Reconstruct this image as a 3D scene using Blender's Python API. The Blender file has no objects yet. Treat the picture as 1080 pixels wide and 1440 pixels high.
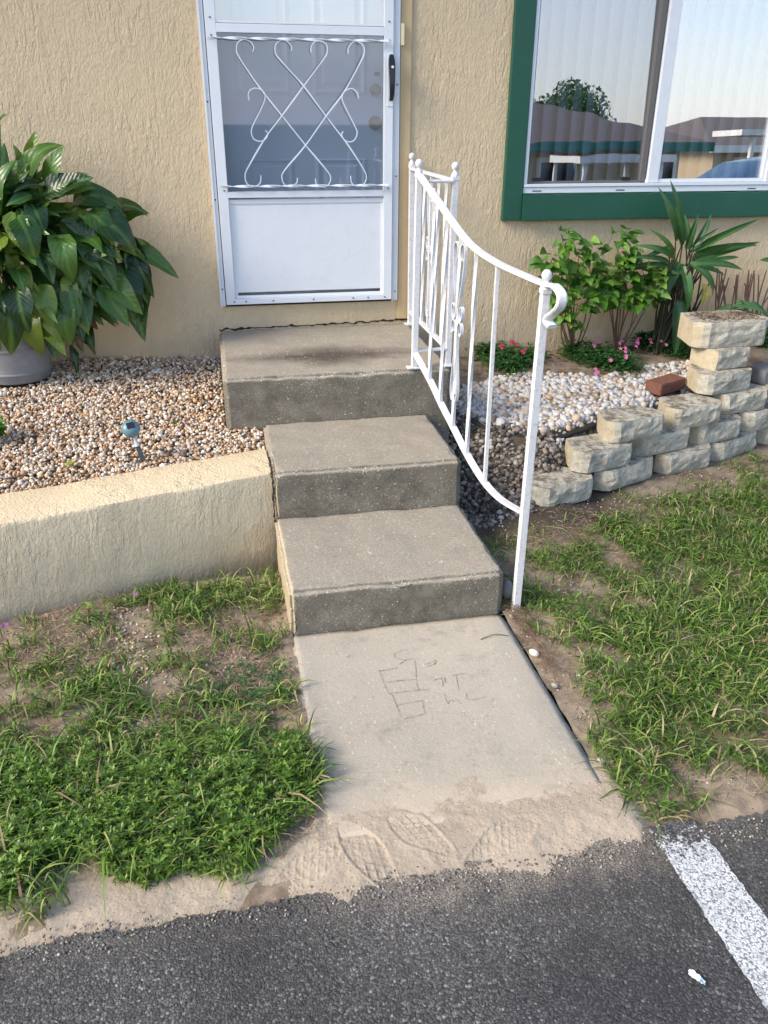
import bpy, bmesh, math, random
import numpy as np
from mathutils import Vector, Matrix, noise as mn
C = bpy.context.scene
R = math.radians
random.seed(7); rng = np.random.default_rng(11)
# ------------------------------------------------------------------ camera
PITCH, YAW, ROLL = 0.4499, 0.1998, 0.0053
CAM = Vector((-0.0204, -4.3993, 0.9019)); FPX = 1158.7
fw = Vector((math.sin(YAW)*math.cos(PITCH), math.cos(YAW)*math.cos(PITCH), -math.sin(PITCH)))
rt = Vector((math.cos(YAW), -math.sin(YAW), 0)); up = rt.cross(fw)
r2 = rt*math.cos(ROLL)+up*math.sin(ROLL); u2 = -rt*math.sin(ROLL)+up*math.cos(ROLL)
cd = bpy.data.cameras.new('camera'); cam = bpy.data.objects.new('camera', cd); C.collection.objects.link(cam)
cd.sensor_fit = 'VERTICAL'; cd.sensor_height = 24; cd.lens = FPX/1440*24; cd.clip_end = 500; cd.clip_start = .05
M = Matrix((r2, u2, -fw)).transposed().to_4x4(); M.translation = CAM; cam.matrix_world = M
C.camera = cam
C.render.resolution_x = 768; C.render.resolution_y = 1024
# ------------------------------------------------------------------ world, sun
SUN_EL, SUN_AZ = 36, 255       # hazy warm sun low to the left, almost grazing the house front
w = bpy.data.worlds.new('World'); C.world = w; w.use_nodes = True
nt = w.node_tree; nt.nodes.clear()
out = nt.nodes.new('ShaderNodeOutputWorld'); bg = nt.nodes.new('ShaderNodeBackground')
sky = nt.nodes.new('ShaderNodeTexSky'); sky.sky_type = 'NISHITA'; sky.sun_disc = False
sky.sun_elevation = R(SUN_EL); sky.sun_rotation = R(SUN_AZ); sky.dust_density = .8
tc = nt.nodes.new('ShaderNodeTexCoord'); mp = nt.nodes.new('ShaderNodeMapping'); mp.inputs['Scale'].default_value = (1, 1, 2.6)
nz = nt.nodes.new('ShaderNodeTexNoise'); nz.inputs['Scale'].default_value = 2.1; nz.inputs['Detail'].default_value = 7
cr = nt.nodes.new('ShaderNodeValToRGB'); cr.color_ramp.elements[0].position = .51; cr.color_ramp.elements[1].position = .80
cr.color_ramp.elements[1].color = (.5, .5, .5, 1)
mx = nt.nodes.new('ShaderNodeMix'); mx.data_type = 'RGBA'; mx.inputs[7].default_value = (5.6, 5.3, 5.3, 1)
L = nt.links.new
L(tc.outputs['Generated'], mp.inputs[0]); L(mp.outputs[0], nz.inputs[0]); L(nz.outputs[0], cr.inputs[0]); L(cr.outputs[0], mx.inputs[0])
L(sky.outputs[0], mx.inputs[6])
sx = nt.nodes.new('ShaderNodeSeparateXYZ'); hz = nt.nodes.new('ShaderNodeValToRGB'); hz.color_ramp.elements[0].position = .0; hz.color_ramp.elements[0].color = (.85, .85, .85, 1); hz.color_ramp.elements[1].position = .24; hz.color_ramp.elements[1].color = (0, 0, 0, 1)
m2 = nt.nodes.new('ShaderNodeMix'); m2.data_type = 'RGBA'; m2.inputs[7].default_value = (4.3, 4.1, 4.2, 1)     # pale haze bank low all round the horizon
L(tc.outputs['Generated'], sx.inputs[0]); L(sx.outputs[2], hz.inputs[0]); L(hz.outputs[0], m2.inputs[0]); L(mx.outputs[2], m2.inputs[6]); L(m2.outputs[2], bg.inputs[0]); L(bg.outputs[0], out.inputs[0])
bg.inputs[1].default_value = .095
sd = bpy.data.lights.new('sun', 'SUN'); sd.energy = 1.5; sd.angle = R(22); sd.color = (1, .88, .72)
so = bpy.data.objects.new('sun', sd); C.collection.objects.link(so)
a, e = R(SUN_AZ), R(SUN_EL)
sdir = Vector((math.sin(a)*math.cos(e), math.cos(a)*math.cos(e), math.sin(e)))
so.rotation_euler = sdir.to_track_quat('Z', 'Y').to_euler()
C.view_settings.view_transform = 'Standard'; C.view_settings.look = 'None'
C.view_settings.exposure = 1.90; C.view_settings.gamma = 1
# ------------------------------------------------------------------ measuring help: a pixel of the photo to a point on a real plane
def ray(u, v): return fw+r2*((u-540)/FPX)-u2*((v-720)/FPX)
def pt(u, v, ax, val):
    d = ray(u, v); return CAM+d*((val-CAM[ax])/d[ax])
def refl(u, v, Y):             # what stands at depth Y in front of the house, seen mirrored in the window
    d = ray(u, v); p = CAM+d*((0-CAM[1])/d[1]); n = Vector((0, -math.cos(TILT), math.sin(TILT))); d = d-n*(2*d.dot(n)); return p+d*((Y-p.y)/d.y)
TILT = R(1.4)                  # the sliding panes lean back a little in their frame
# ------------------------------------------------------------------ helpers
def obj(name, me, mat=None, parent=None, label=None, cat=None, group=None, kind=None, loc=None):
    if isinstance(me, bmesh.types.BMesh):
        bm = me; me = bpy.data.meshes.new(name); bm.to_mesh(me); bm.free()
    if mat is not None and len(me.materials) == 0: me.materials.append(mat)
    o = bpy.data.objects.new(name, me); C.collection.objects.link(o)
    if parent: o.parent = parent
    if loc: o.location = loc
    tag(o, label, cat, group, kind); return o
def tag(o, label=None, cat=None, group=None, kind=None):
    if label: o['label'] = label
    if cat: o['category'] = cat
    if group: o['group'] = group
    if kind: o['kind'] = kind
    return o
def empty(name, loc, label=None, cat=None, group=None, rz=0):
    o = bpy.data.objects.new(name, None); C.collection.objects.link(o); o.location = loc; o.rotation_euler.z = rz
    o.empty_display_size = .05
    return tag(o, label, cat, group)
def box(bm, x0, x1, y0, y1, z0, z1, bev=0):
    r = bmesh.ops.create_cube(bm, size=1); vs = r['verts']
    for v in vs: v.co = Vector(((x0+x1)/2+v.co.x*(x1-x0), (y0+y1)/2+v.co.y*(y1-y0), (z0+z1)/2+v.co.z*(z1-z0)))
    if bev:
        es = list({e for v in vs for e in v.link_edges})
        bmesh.ops.bevel(bm, geom=es, offset=bev, segments=2, affect='EDGES', profile=.6)
def boxm(x0, x1, y0, y1, z0, z1, bev=0):
    bm = bmesh.new(); box(bm, x0, x1, y0, y1, z0, z1, bev); return bm
def smooth_path(pts, n=6):
    pts = [Vector(p) for p in pts]; out = []
    for i in range(len(pts)-1):
        p0 = pts[max(i-1, 0)]; p1 = pts[i]; p2 = pts[i+1]; p3 = pts[min(i+2, len(pts)-1)]
        for k in range(n):
            t = k/n; out.append(.5*((2*p1)+(p2-p0)*t+(2*p0-5*p1+4*p2-p3)*t*t+(3*p1-p0-3*p2+p3)*t**3))
    out.append(pts[-1]); return out
def sweep(bm, pts, prof, side=None, twist=0, rad=None, cap=True):
    """sweep a closed profile [(a,b)...] along pts; side = fixed direction for profile x (else free)"""
    pts = [Vector(p) for p in pts]; rings = []; n = len(pts); prev = None
    for i, p in enumerate(pts):
        t = (pts[min(i+1, n-1)]-pts[max(i-1, 0)]).normalized()
        if side is not None: s = Vector(side)
        else: s = prev if prev is not None else (Vector((0, 0, 1)) if abs(t.z) < .9 else Vector((1, 0, 0)))
        s = (s-t*s.dot(t)).normalized(); prev = s; b = t.cross(s)
        ang = twist*i/(n-1) if twist else 0; ca, sa = math.cos(ang), math.sin(ang)
        k = rad(i/(n-1)) if rad else 1
        ring = []
        for (x, y) in prof:
            xx, yy = (x*ca-y*sa)*k, (x*sa+y*ca)*k
            ring.append(bm.verts.new(p+s*xx+b*yy))
        rings.append(ring)
    m = len(prof)
    for i in range(n-1):
        for j in range(m):
            bm.faces.new((rings[i][j], rings[i][(j+1) % m], rings[i+1][(j+1) % m], rings[i+1][j]))
    if cap: bm.faces.new(rings[0][::-1]); bm.faces.new(rings[-1])
def rect(w, h): return [(-w/2, -h/2), (w/2, -h/2), (w/2, h/2), (-w/2, h/2)]
def circ(r, n=8): return [(r*math.cos(2*math.pi*i/n), r*math.sin(2*math.pi*i/n)) for i in range(n)]
def fixn(bm): bmesh.ops.recalc_face_normals(bm, faces=bm.faces); return bm
def smooth(bm, on=True, ang=.75):
    for f in bm.faces: f.smooth = on
    for e in bm.edges:
        if len(e.link_faces) == 2 and e.calc_face_angle(0) > ang: e.smooth = False
    return bm
def lathe(prof, n=24, c=(0, 0, 0)):
    bm = bmesh.new(); rings = []
    for r, z in prof: rings.append([bm.verts.new((c[0]+r*math.cos(2*math.pi*i/n), c[1]+r*math.sin(2*math.pi*i/n), c[2]+z)) for i in range(n)])
    for a, b in zip(rings, rings[1:]):
        for j in range(n): bm.faces.new((a[j], a[(j+1) % n], b[(j+1) % n], b[j]))
    bmesh.ops.remove_doubles(bm, verts=bm.verts, dist=1e-6); return smooth(fixn(bm))
def npmesh(name, V, F, smooth_=False):
    """V (n,3), F (m,k) arrays to a mesh"""
    me = bpy.data.meshes.new(name); V = np.ascontiguousarray(V, np.float32); F = np.ascontiguousarray(F, np.int32)
    m, k = F.shape
    me.vertices.add(len(V)); me.vertices.foreach_set('co', V.ravel())
    me.loops.add(m*k); me.loops.foreach_set('vertex_index', F.ravel())
    me.polygons.add(m); me.polygons.foreach_set('loop_start', np.arange(0, m*k, k, dtype=np.int32))
    if smooth_: me.polygons.foreach_set('use_smooth', np.ones(m, bool))
    me.update(calc_edges=True); return me
def fbm(x, y, z=0, s=1, o=4, seed=0):
    v = 0; a = 1
    for i in range(o): v += a*mn.noise((x*s+seed, y*s+seed*1.7, z*s+seed*.3)); a *= .5; s *= 2.03
    return v
def vfbm(X, Y, s, o=3, seed=0):            # vectorised value noise for large grids
    g = np.random.default_rng(seed); T = g.random((256, 256)); v = 0; a = 1
    for i in range(o):
        x = X*s+13.7*i+100; y = Y*s+7.1*i+100; xi = np.floor(x).astype(int); yi = np.floor(y).astype(int); fx = x-xi; fy = y-yi
        fx = fx*fx*(3-2*fx); fy = fy*fy*(3-2*fy)
        q = lambda A, B: T[A % 256, B % 256]
        v = v+a*((q(xi, yi)*(1-fx)+q(xi+1, yi)*fx)*(1-fy)+(q(xi, yi+1)*(1-fx)+q(xi+1, yi+1)*fx)*fy-.5); a *= .5; s *= 2.1
    return v
def sst(x, a, b):
    t = np.clip((x-a)/(b-a), 0, 1); return t*t*(3-2*t)
def heightfield(name, X, Y, Z):
    ny, nx = X.shape; V = np.stack([X, Y, Z], -1).reshape(-1, 3); i = np.arange(ny*nx).reshape(ny, nx)
    F = np.stack([i[:-1, :-1], i[:-1, 1:], i[1:, 1:], i[1:, :-1]], -1).reshape(-1, 4); return npmesh(name, V, F, True)
# ------------------------------------------------------------------ materials
class N:
    def __init__(s, name):
        s.m = bpy.data.materials.new(name); s.m.use_nodes = True; s.t = s.m.node_tree; s.t.nodes.clear()
        s.o = s.t.nodes.new('ShaderNodeOutputMaterial'); s.b = s.t.nodes.new('ShaderNodeBsdfPrincipled'); s.t.links.new(s.b.outputs[0], s.o.inputs[0])
        s.geo = s.t.nodes.new('ShaderNodeNewGeometry'); s.tc = s.t.nodes.new('ShaderNodeTexCoord')
    def l(s, a, b): s.t.links.new(a, b)
    def val(s, inp, v):
        if hasattr(v, 'links'): s.l(v, inp)
        else: inp.default_value = (*v, 1) if isinstance(v, tuple) and len(v) == 3 and inp.type == 'RGBA' else v
    def map(s, scale=(1, 1, 1), rot=(0, 0, 0), src=None):
        n = s.t.nodes.new('ShaderNodeMapping'); n.inputs['Scale'].default_value = scale; n.inputs['Rotation'].default_value = rot
        s.l(src or s.geo.outputs['Position'], n.inputs[0]); return n.outputs[0]
    def noise(s, sc, det=4, rough=.55, vec=None, dist=0):
        n = s.t.nodes.new('ShaderNodeTexNoise'); n.inputs['Scale'].default_value = sc; n.inputs['Detail'].default_value = det
        n.inputs['Roughness'].default_value = rough; n.inputs['Distortion'].default_value = dist; s.l(vec or s.geo.outputs['Position'], n.inputs[0]); return n.outputs[0]
    def vor(s, sc, feat='F1', vec=None, out='Distance', rnd=1):
        n = s.t.nodes.new('ShaderNodeTexVoronoi'); n.feature = feat; n.inputs['Scale'].default_value = sc; n.inputs['Randomness'].default_value = rnd
        s.l(vec or s.geo.outputs['Position'], n.inputs[0]); return n.outputs[out]
    def ramp(s, f, stops, interp='LINEAR'):
        n = s.t.nodes.new('ShaderNodeValToRGB'); n.color_ramp.interpolation = interp; el = n.color_ramp.elements
        while len(el) < len(stops): el.new(.5)
        for k, (p, c) in enumerate(stops):
            el[k].position = p; el[k].color = (*c, 1) if isinstance(c, tuple) else (c, c, c, 1)
        s.l(f, n.inputs[0]); return n.outputs[0]
    def mix(s, f, a, b, mode='MIX'):
        n = s.t.nodes.new('ShaderNodeMix'); n.data_type = 'RGBA'; n.blend_type = mode
        s.val(n.inputs[0], f); s.val(n.inputs[6], a); s.val(n.inputs[7], b); return n.outputs[2]
    def math(s, op, a, b=0, c=None):
        n = s.t.nodes.new('ShaderNodeMath'); n.operation = op; s.val(n.inputs[0], a); s.val(n.inputs[1], b)
        if c is not None: s.val(n.inputs[2], c)
        return n.outputs[0]
    def sep(s, v):
        n = s.t.nodes.new('ShaderNodeSeparateXYZ'); s.l(v, n.inputs[0]); return n.outputs
    def bump(s, h, dist=.002, st=1, prev=None):
        n = s.t.nodes.new('ShaderNodeBump'); n.inputs['Distance'].default_value = dist; n.inputs['Strength'].default_value = st
        s.l(h, n.inputs['Height'])
        if prev is not None: s.l(prev, n.inputs['Normal'])
        return n.outputs[0]
    def fin(s, col=None, rough=None, nor=None, metal=None, spec=None):
        if col is not None: s.val(s.b.inputs['Base Color'], col)
        if rough is not None: s.val(s.b.inputs['Roughness'], rough)
        if metal is not None: s.b.inputs['Metallic'].default_value = metal
        if spec is not None: s.b.inputs['Specular IOR Level'].default_value = spec
        if nor is not None: s.l(nor, s.b.inputs['Normal'])
        return s.m
def stucco(name, c1, c2, dist=.0028, sc=34):
    n = N(name); p = n.map((1, 1, .27))
    w1 = n.noise(sc, 4, .6, p, .5); w2 = n.noise(95, 2, .5, n.map((1, 1, .55)), .6)
    ridge = n.ramp(w1, [(.44, 0.), (.52, .75), (.60, .85), (.75, .3)]); patch = n.ramp(n.noise(5, 2), [(.40, .08), (.60, 1.)])
    r2_ = n.ramp(w2, [(.45, 0.), (.56, 1.)])
    h = n.math('ADD', n.math('MULTIPLY', ridge, patch), n.math('MULTIPLY', r2_, .35))
    nb = n.bump(h, dist, 1.); nb = n.bump(n.noise(260, 3), .0008, .6, nb)
    col = n.mix(n.noise(3.5, 4), c1, c2); col = n.mix(n.ramp(n.noise(30, 4), [(.35, 0.), (.7, .22)]), col, tuple(x*.72 for x in c1))
    z = n.sep(n.geo.outputs['Position'])[2]
    return n, col, nb, z
n, col, nb, z = stucco('wall_stucco', (.57, .45, .29), (.635, .505, .34))
dirt = n.math('MULTIPLY', n.ramp(n.math('ADD', z, n.math('MULTIPLY', n.noise(9, 4), .12)), [(0., 0.), (1., 0.)]), 1)
lowdirt = n.ramp(n.math('ADD', n.math('MULTIPLY', z, -1), n.math('MULTIPLY', n.math('SUBTRACT', n.noise(7, 6, .7), .5), .35)), [(.02, 0.), (.36, .5)])
streak = n.ramp(n.noise(4, 5, .7, n.map((1.6, 1, .25))), [(.54, 0.), (.75, .2)])
M_STUCCO = n.fin(n.mix(lowdirt, n.mix(streak, col, (.40, .32, .22)), (.24, .205, .155)), .85, nb, spec=.25)
n, col, nb, z = stucco('planter_stucco', (.61, .495, .325), (.67, .555, .38), .0035, 20)
grime = n.math('MULTIPLY', n.ramp(n.math('ADD', n.math('MULTIPLY', z, -1), n.math('MULTIPLY', n.noise(14, 4), .12)), [(.70, 0.), (.80, .55)]), 1)
M_PLANTER = n.fin(n.mix(grime, col, (.25, .21, .15)), .85, nb, spec=.25)
def paint(name, c, rough=.4, b=.0004, sc=120, dirt=0, dc=(.3, .27, .22), spec=.5):
    n = N(name); col = n.mix(n.noise(6, 4), c, tuple(x*.93 for x in c))
    if dirt: col = n.mix(n.ramp(n.noise(25, 6, .7), [(.52, 0.), (.75, dirt)]), col, dc)
    return n.fin(col, rough, n.bump(n.noise(sc, 3), b, .6), spec=spec)
M_WHITE = paint('white_aluminium', (.68, .71, .755), .35, .0002, dirt=.12)
n = N('white_iron_paint'); col = n.mix(n.noise(14, 4), (.66, .67, .69), (.60, .60, .61)); col = n.mix(n.ramp(n.noise(60, 6, .75), [(.50, 0.), (.66, .55)]), col, (.42, .35, .29)); col = n.mix(n.ramp(n.noise(110, 5, .8), [(.625, 0.), (.66, .8)]), col, (.22, .11, .06))
M_IRON = n.fin(col, .45, n.bump(n.noise(120, 4, .7), .0016, .8))
M_GREEN = paint('green_trim_paint', (.008, .075, .045), .5, .001, 60, dirt=.2, dc=(.04, .12, .08))
M_TRIM = paint('tan_trim_paint', (.55, .40, .22), .6, .0008, 60, dirt=.2)
M_DOORW = paint('white_door_paint', (.75, .77, .80), .45, .0002)
M_STONE = paint('pale_stone', (.30, .28, .24), .8, .001, 90, dirt=.6)
M_BLACK = paint('black_handle', (.012, .012, .014), .3)
M_SCREW = paint('dark_screw', (.05, .05, .05), .5)
M_DARKGAP = paint('dark_gap', (.02, .018, .015), .9)
n = N('aged_brass'); M_BRASS = n.fin(n.mix(n.noise(60), (.36, .29, .19), (.20, .15, .09)), .28, metal=1)
n = N('pale_brass'); M_PBRASS = n.fin((.75, .65, .42), .45, metal=.4)
n = N('grey_room'); M_ROOM = n.fin((.06, .06, .065), .9)
n = N('blind_vinyl'); M_BLIND = n.fin((.30, .32, .35), .5)
def glass(name, refl_, tint, wav=None, rough=.0, dark=None):
    n = N(name); t = n.t; t.nodes.remove(n.b)
    g = t.nodes.new('ShaderNodeBsdfGlossy'); g.inputs['Roughness'].default_value = rough; g.inputs['Color'].default_value = (1, 1, 1, 1)
    tr = t.nodes.new('ShaderNodeBsdfTransparent'); tr.inputs['Color'].default_value = (*tint, 1)
    m = t.nodes.new('ShaderNodeMixShader'); m.inputs[0].default_value = refl_
    t.links.new(tr.outputs[0], m.inputs[1]); t.links.new(g.outputs[0], m.inputs[2]); last = m
    if dark:
        d = t.nodes.new('ShaderNodeBsdfDiffuse'); d.inputs[0].default_value = (*dark[1], 1); m2 = t.nodes.new('ShaderNodeMixShader'); m2.inputs[0].default_value = dark[0]
        t.links.new(m.outputs[0], m2.inputs[1]); t.links.new(d.outputs[0], m2.inputs[2]); last = m2
    t.links.new(last.outputs[0], n.o.inputs[0])
    if wav: n.l(n.bump(wav(n), .01, .35), g.inputs['Normal'])
    return n.m
M_GL1 = glass('screened_glass', .27, (.80, .83, .88), lambda n: n.math('ADD', n.math('MULTIPLY', n.ramp(n.vor(9, 'SMOOTH_F1', n.map((1.0, 1, .8))), [(.1, 0.), (.8, 1.)]), .045), n.math('MULTIPLY', n.noise(5, 1), .03)))
M_GL2 = glass('window_glass', .40, (.92, .94, .97), lambda n: n.math('MULTIPLY', n.noise(3, 1), .02))
M_GLTOP = glass('door_glass', .22, (.9, .92, .94))
M_SCREEN = glass('door_screen', .09, (.78, .83, .90), None, .02, (.16, (.14, .18, .225)))
def concrete(name, warm=True, walk=False):
    n = N(name); P = n.geo.outputs['Position']
    big = n.noise(3.2, 5, .6); mid = n.noise(22, 5, .65); fine = n.noise(210, 4, .75)
    col = n.mix(big, (.285, .245, .190), (.40, .35, .272)); col = n.mix(n.ramp(mid, [(.35, 0.), (.7, .5)]), col, (.25, .235, .20))
    col = n.mix(n.ramp(fine, [(.36, .8), (.56, 0.)]), col, (.17, .15, .125)); col = n.mix(n.ramp(n.noise(120, 3, .7), [(.56, 0.), (.72, .55)]), col, (.55, .51, .44))
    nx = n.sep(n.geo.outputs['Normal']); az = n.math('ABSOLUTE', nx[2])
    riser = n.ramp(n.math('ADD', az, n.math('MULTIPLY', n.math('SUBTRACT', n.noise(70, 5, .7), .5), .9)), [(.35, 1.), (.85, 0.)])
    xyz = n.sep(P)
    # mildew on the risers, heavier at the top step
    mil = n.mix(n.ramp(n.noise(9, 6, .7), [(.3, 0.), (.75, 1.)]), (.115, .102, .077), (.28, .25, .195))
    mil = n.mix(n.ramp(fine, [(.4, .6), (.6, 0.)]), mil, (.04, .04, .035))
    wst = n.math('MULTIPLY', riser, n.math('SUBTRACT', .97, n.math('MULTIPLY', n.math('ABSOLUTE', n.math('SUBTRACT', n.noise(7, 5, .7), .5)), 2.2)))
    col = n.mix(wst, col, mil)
    if walk:
        # sandy worn centre, damp grey right margin, grass shade painted grey along the left, dark stains
        d = n.math('MINIMUM', n.math('SUBTRACT', xyz[0], .137), n.math('SUBTRACT', .892, xyz[0]))
        d = n.math('ADD', d, n.math('MULTIPLY', n.math('SUBTRACT', n.noise(6, 4), .5), .16))
        edge = n.ramp(d, [(0.02, 1.), (.10, 0.)])
        col = n.mix(n.math('MULTIPLY', edge, .75), n.mix(.45, col, (.40, .355, .29)), (.235, .225, .205))
        sand = n.ramp(n.math('ADD', n.math('MULTIPLY', xyz[1], -1), n.math('MULTIPLY', n.noise(10, 5), .25)), [(2.86/4, 0.), (2.98/4, .0)])
        dy = n.math('MULTIPLY', n.math('ADD', n.math('MULTIPLY', xyz[1], -1), n.math('MULTIPLY', n.noise(8, 6, .7), .4)), .25)
        col = n.mix(n.ramp(n.noise(1.7, 5, .6), [(.35, .25), (.65, .6)]), col, (.46, .405, .325)); col = n.mix(n.ramp(dy, [(.735, 0.), (.79, .9)]), col, (.50, .41, .31))
        col = n.mix(n.ramp(n.noise(6, 8, .78), [(.54, 0.), (.66, .5)]), col, (.22, .195, .155)); col = n.mix(n.ramp(n.noise(38, 5, .75), [(.58, 0.), (.72, .5)]), col, (.20, .17, .135))
    else:
        # brown dirt band across the landing tread and dark back corners
        dx = n.math('ABSOLUTE', n.math('SUBTRACT', xyz[0], .48)); dyy = n.math('ABSOLUTE', n.math('ADD', xyz[1], .60))
        dd = n.math('ADD', n.math('MULTIPLY', dx, 1.0), n.math('MULTIPLY', dyy, 2.4)); dd = n.math('ADD', dd, n.math('MULTIPLY', n.math('SUBTRACT', n.noise(8, 5), .5), .5))
        land = n.math('GREATER_THAN', xyz[2], -.2)
        st = n.math('MULTIPLY', n.math('MULTIPLY', n.ramp(dd, [(.15, .95), (.60, 0.)]), land), n.math('SUBTRACT', 1, riser))
        col = n.mix(st, col, (.075, .058, .045))
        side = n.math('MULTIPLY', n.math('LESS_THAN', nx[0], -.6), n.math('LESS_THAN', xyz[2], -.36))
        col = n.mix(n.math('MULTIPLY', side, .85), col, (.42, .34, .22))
    # shell flecks
    clus = n.ramp(n.noise(4.5, 4, .65), [(.38, .0), (.65, 1.)])
    nose = n.ramp(n.math('ABSOLUTE', n.math('SUBTRACT', az, .5)), [(.30, .75), (.5, .0)])
    f1 = n.noise(150, 1.5, .5, n.map((1, .75, 1.1), (0, .3, .5))); f2 = n.noise(75, 1, .5, n.map((1, .6, 1.2), (.2, 0, 1.1)))
    th = n.math('SUBTRACT', .722 if walk else .728, n.math('MULTIPLY', n.math('ADD', clus, nose), .055))
    fl = n.math('MAXIMUM', n.math('GREATER_THAN', f1, th), n.math('GREATER_THAN', f2, n.math('ADD', th, .035)))
    col = n.mix(n.math('MULTIPLY', fl, .65 if not walk else .5), col, (.60, .56, .48))
    h = n.math('ADD', n.math('MULTIPLY', fine, .8), n.math('MULTIPLY', fl, .6)); h = n.math('ADD', h, n.math('MULTIPLY', n.noise(90, 4, .6), 1.2))
    pit = n.ramp(n.vor(60), [(.02, 0.), (.12, 1.)])
    nb = n.bump(h, .0018, .7); nb = n.bump(pit, .001, .35, nb)
    return n.fin(col, .92, nb, spec=.2)
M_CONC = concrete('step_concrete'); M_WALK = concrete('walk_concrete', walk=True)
n = N('scratch_groove'); M_SCR = n.fin((.17, .145, .115), .95)
# asphalt
def asph(n):
    dn = n.t.nodes.new('ShaderNodeTexNoise'); dn.inputs['Scale'].default_value = 170; dn.inputs['Detail'].default_value = 2; n.l(n.geo.outputs['Position'], dn.inputs[0])
    vm = n.t.nodes.new('ShaderNodeVectorMath'); vm.operation = 'MULTIPLY_ADD'; n.l(dn.outputs['Color'], vm.inputs[0]); vm.inputs[1].default_value = (.007, .007, .007); n.l(n.geo.outputs['Position'], vm.inputs[2]); wp = vm.outputs[0]
    v1 = n.vor(190, vec=wp); v2 = n.vor(400, vec=wp)
    c1 = n.sep(n.vor(190, vec=wp, out='Color'))[0]; c2 = n.sep(n.vor(400, vec=wp, out='Color'))[1]
    col = n.ramp(c1, [(0., (.052, .050, .050)), (.45, (.094, .090, .089)), (.78, (.14, .136, .133)), (.93, (.20, .195, .19)), (1., (.38, .365, .35))])
    col = n.mix(n.ramp(c2, [(.86, 0.), (.98, .55)]), col, (.26, .25, .24)); col = n.mix(n.ramp(v1, [(.34, 0.), (.7, .6)]), col, (.02, .02, .02))
    h = n.math('ADD', n.math('MULTIPLY', v1, -1.), n.math('MULTIPLY', v2, -.5)); h = n.math('ADD', h, n.math('MULTIPLY', c1, .35))
    return col, n.bump(h, .0032, 1.), c1, v1
n = N('asphalt'); col, nb, c1, v1 = asph(n); xyz = n.sep(n.geo.outputs['Position'])
col = n.mix(n.ramp(n.noise(2.2, 5, .6), [(.40, .55), (.62, 0.)]), col, (.022, .022, .024))
yy = n.math('MULTIPLY', n.math('ADD', n.math('MULTIPLY', xyz[1], -1), n.math('MULTIPLY', n.math('SUBTRACT', n.noise(18, 6, .75), .5), .35)), .25)
dust = n.ramp(yy, [(.765, .9), (.80, .12), (.85, 0.)])
mid = n.ramp(n.math('ABSOLUTE', n.math('SUBTRACT', xyz[0], .55)), [(.25, 1.), (.5, .25)])
grd = n.ramp(n.noise(260, 3, .7), [(.42, 0.), (.6, 1.)])
col = n.mix(n.math('MULTIPLY', n.math('MULTIPLY', dust, mid), n.math('ADD', n.math('MULTIPLY', grd, .7), .15)), col, (.42, .35, .27))
M_ASPH = n.fin(col, .8, nb, spec=.3)
n = N('road_paint'); col, nb, c1, v1 = asph(n)
wear = n.ramp(n.math('ADD', n.noise(45, 5, .7), n.math('MULTIPLY', n.noise(9, 3), .35)), [(.58, 0.), (.66, 0.), (.80, 1.)])
hole = n.ramp(v1, [(.56, 0.), (.70, 1.)]); xyz = n.sep(n.geo.outputs['Position'])
far = n.ramp(n.math('ADD', n.math('MULTIPLY', n.math('ADD', xyz[1], 3.2), 4), n.math('MULTIPLY', n.math('SUBTRACT', n.noise(60, 4, .7), .5), 1.6)), [(.30, 0.), (.42, 1.)])
mask = n.math('MAXIMUM', n.math('MAXIMUM', n.math('MULTIPLY', wear, .4), n.math('MULTIPLY', hole, .75)), far)
M_PAINT = n.fin(n.mix(mask, n.mix(n.noise(300), (.60, .61, .62), (.72, .73, .74)), col), .7, nb, spec=.3)
# sand / soil
def sandm(name, c1, c2, dark, dsc, damt, moist=False):
    n = N(name); col = n.mix(n.noise(30, 6, .7), c1, c2); col = n.mix(n.ramp(n.noise(500, 2, .8), [(.3, .5), (.55, 0.)]), col, tuple(x*.55 for x in c1))
    col = n.mix(n.ramp(n.noise(dsc, 6, .7), [(.45, 0.), (.62, damt)]), col, dark)
    sp = n.vor(210); sc = n.sep(n.vor(210, out='Color'))[0]
    col = n.mix(n.math('MULTIPLY', n.math('LESS_THAN', sp, .3), n.math('GREATER_THAN', sc, .93)), col, (.08, .06, .05))
    if moist:   # dug, damp soil beside the steps
        q = n.sep(n.geo.outputs['Position']); q0 = n.ramp(n.math('ADD', q[0], n.math('MULTIPLY', n.noise(8, 4), .2)), [(.0, 1.), (1., 1.)]); wob_ = n.math('MULTIPLY', n.math('SUBTRACT', n.noise(7, 5, .7), .5), .5)
        my = n.ramp(n.math('MULTIPLY', n.math('ADD', n.math('MULTIPLY', q[1], -1), wob_), .5), [(.70, 1.), (.80, 0.)]); mx_ = n.ramp(n.math('MULTIPLY', n.math('ADD', q[0], wob_), .5), [(.445, 0.), (.455, 1.), (.80, 1.), (.90, .3)])
        col = n.mix(n.math('MULTIPLY', n.math('MULTIPLY', my, mx_), .85), col, (.045, .034, .025))
    h = n.math('ADD', n.noise(420, 3, .8), n.math('MULTIPLY', n.noise(60, 5, .7), 2.2))
    return n.fin(col, .95, n.bump(h, .0012, .8), spec=.15)
M_SAND = sandm('dry_sand', (.38, .31, .235), (.46, .385, .295), (.28, .23, .175), 6, .5)
M_SOIL = sandm('sandy_soil', (.24, .185, .135), (.37, .30, .225), (.13, .095, .065), 7, .85, True)
M_BEDSOIL = sandm('bed_soil', (.20, .15, .11), (.28, .22, .165), (.06, .045, .033), 8, .9)
M_FABRIC = paint('landscape_fabric', (.012, .012, .012), .8, .0008, 300)
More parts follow.
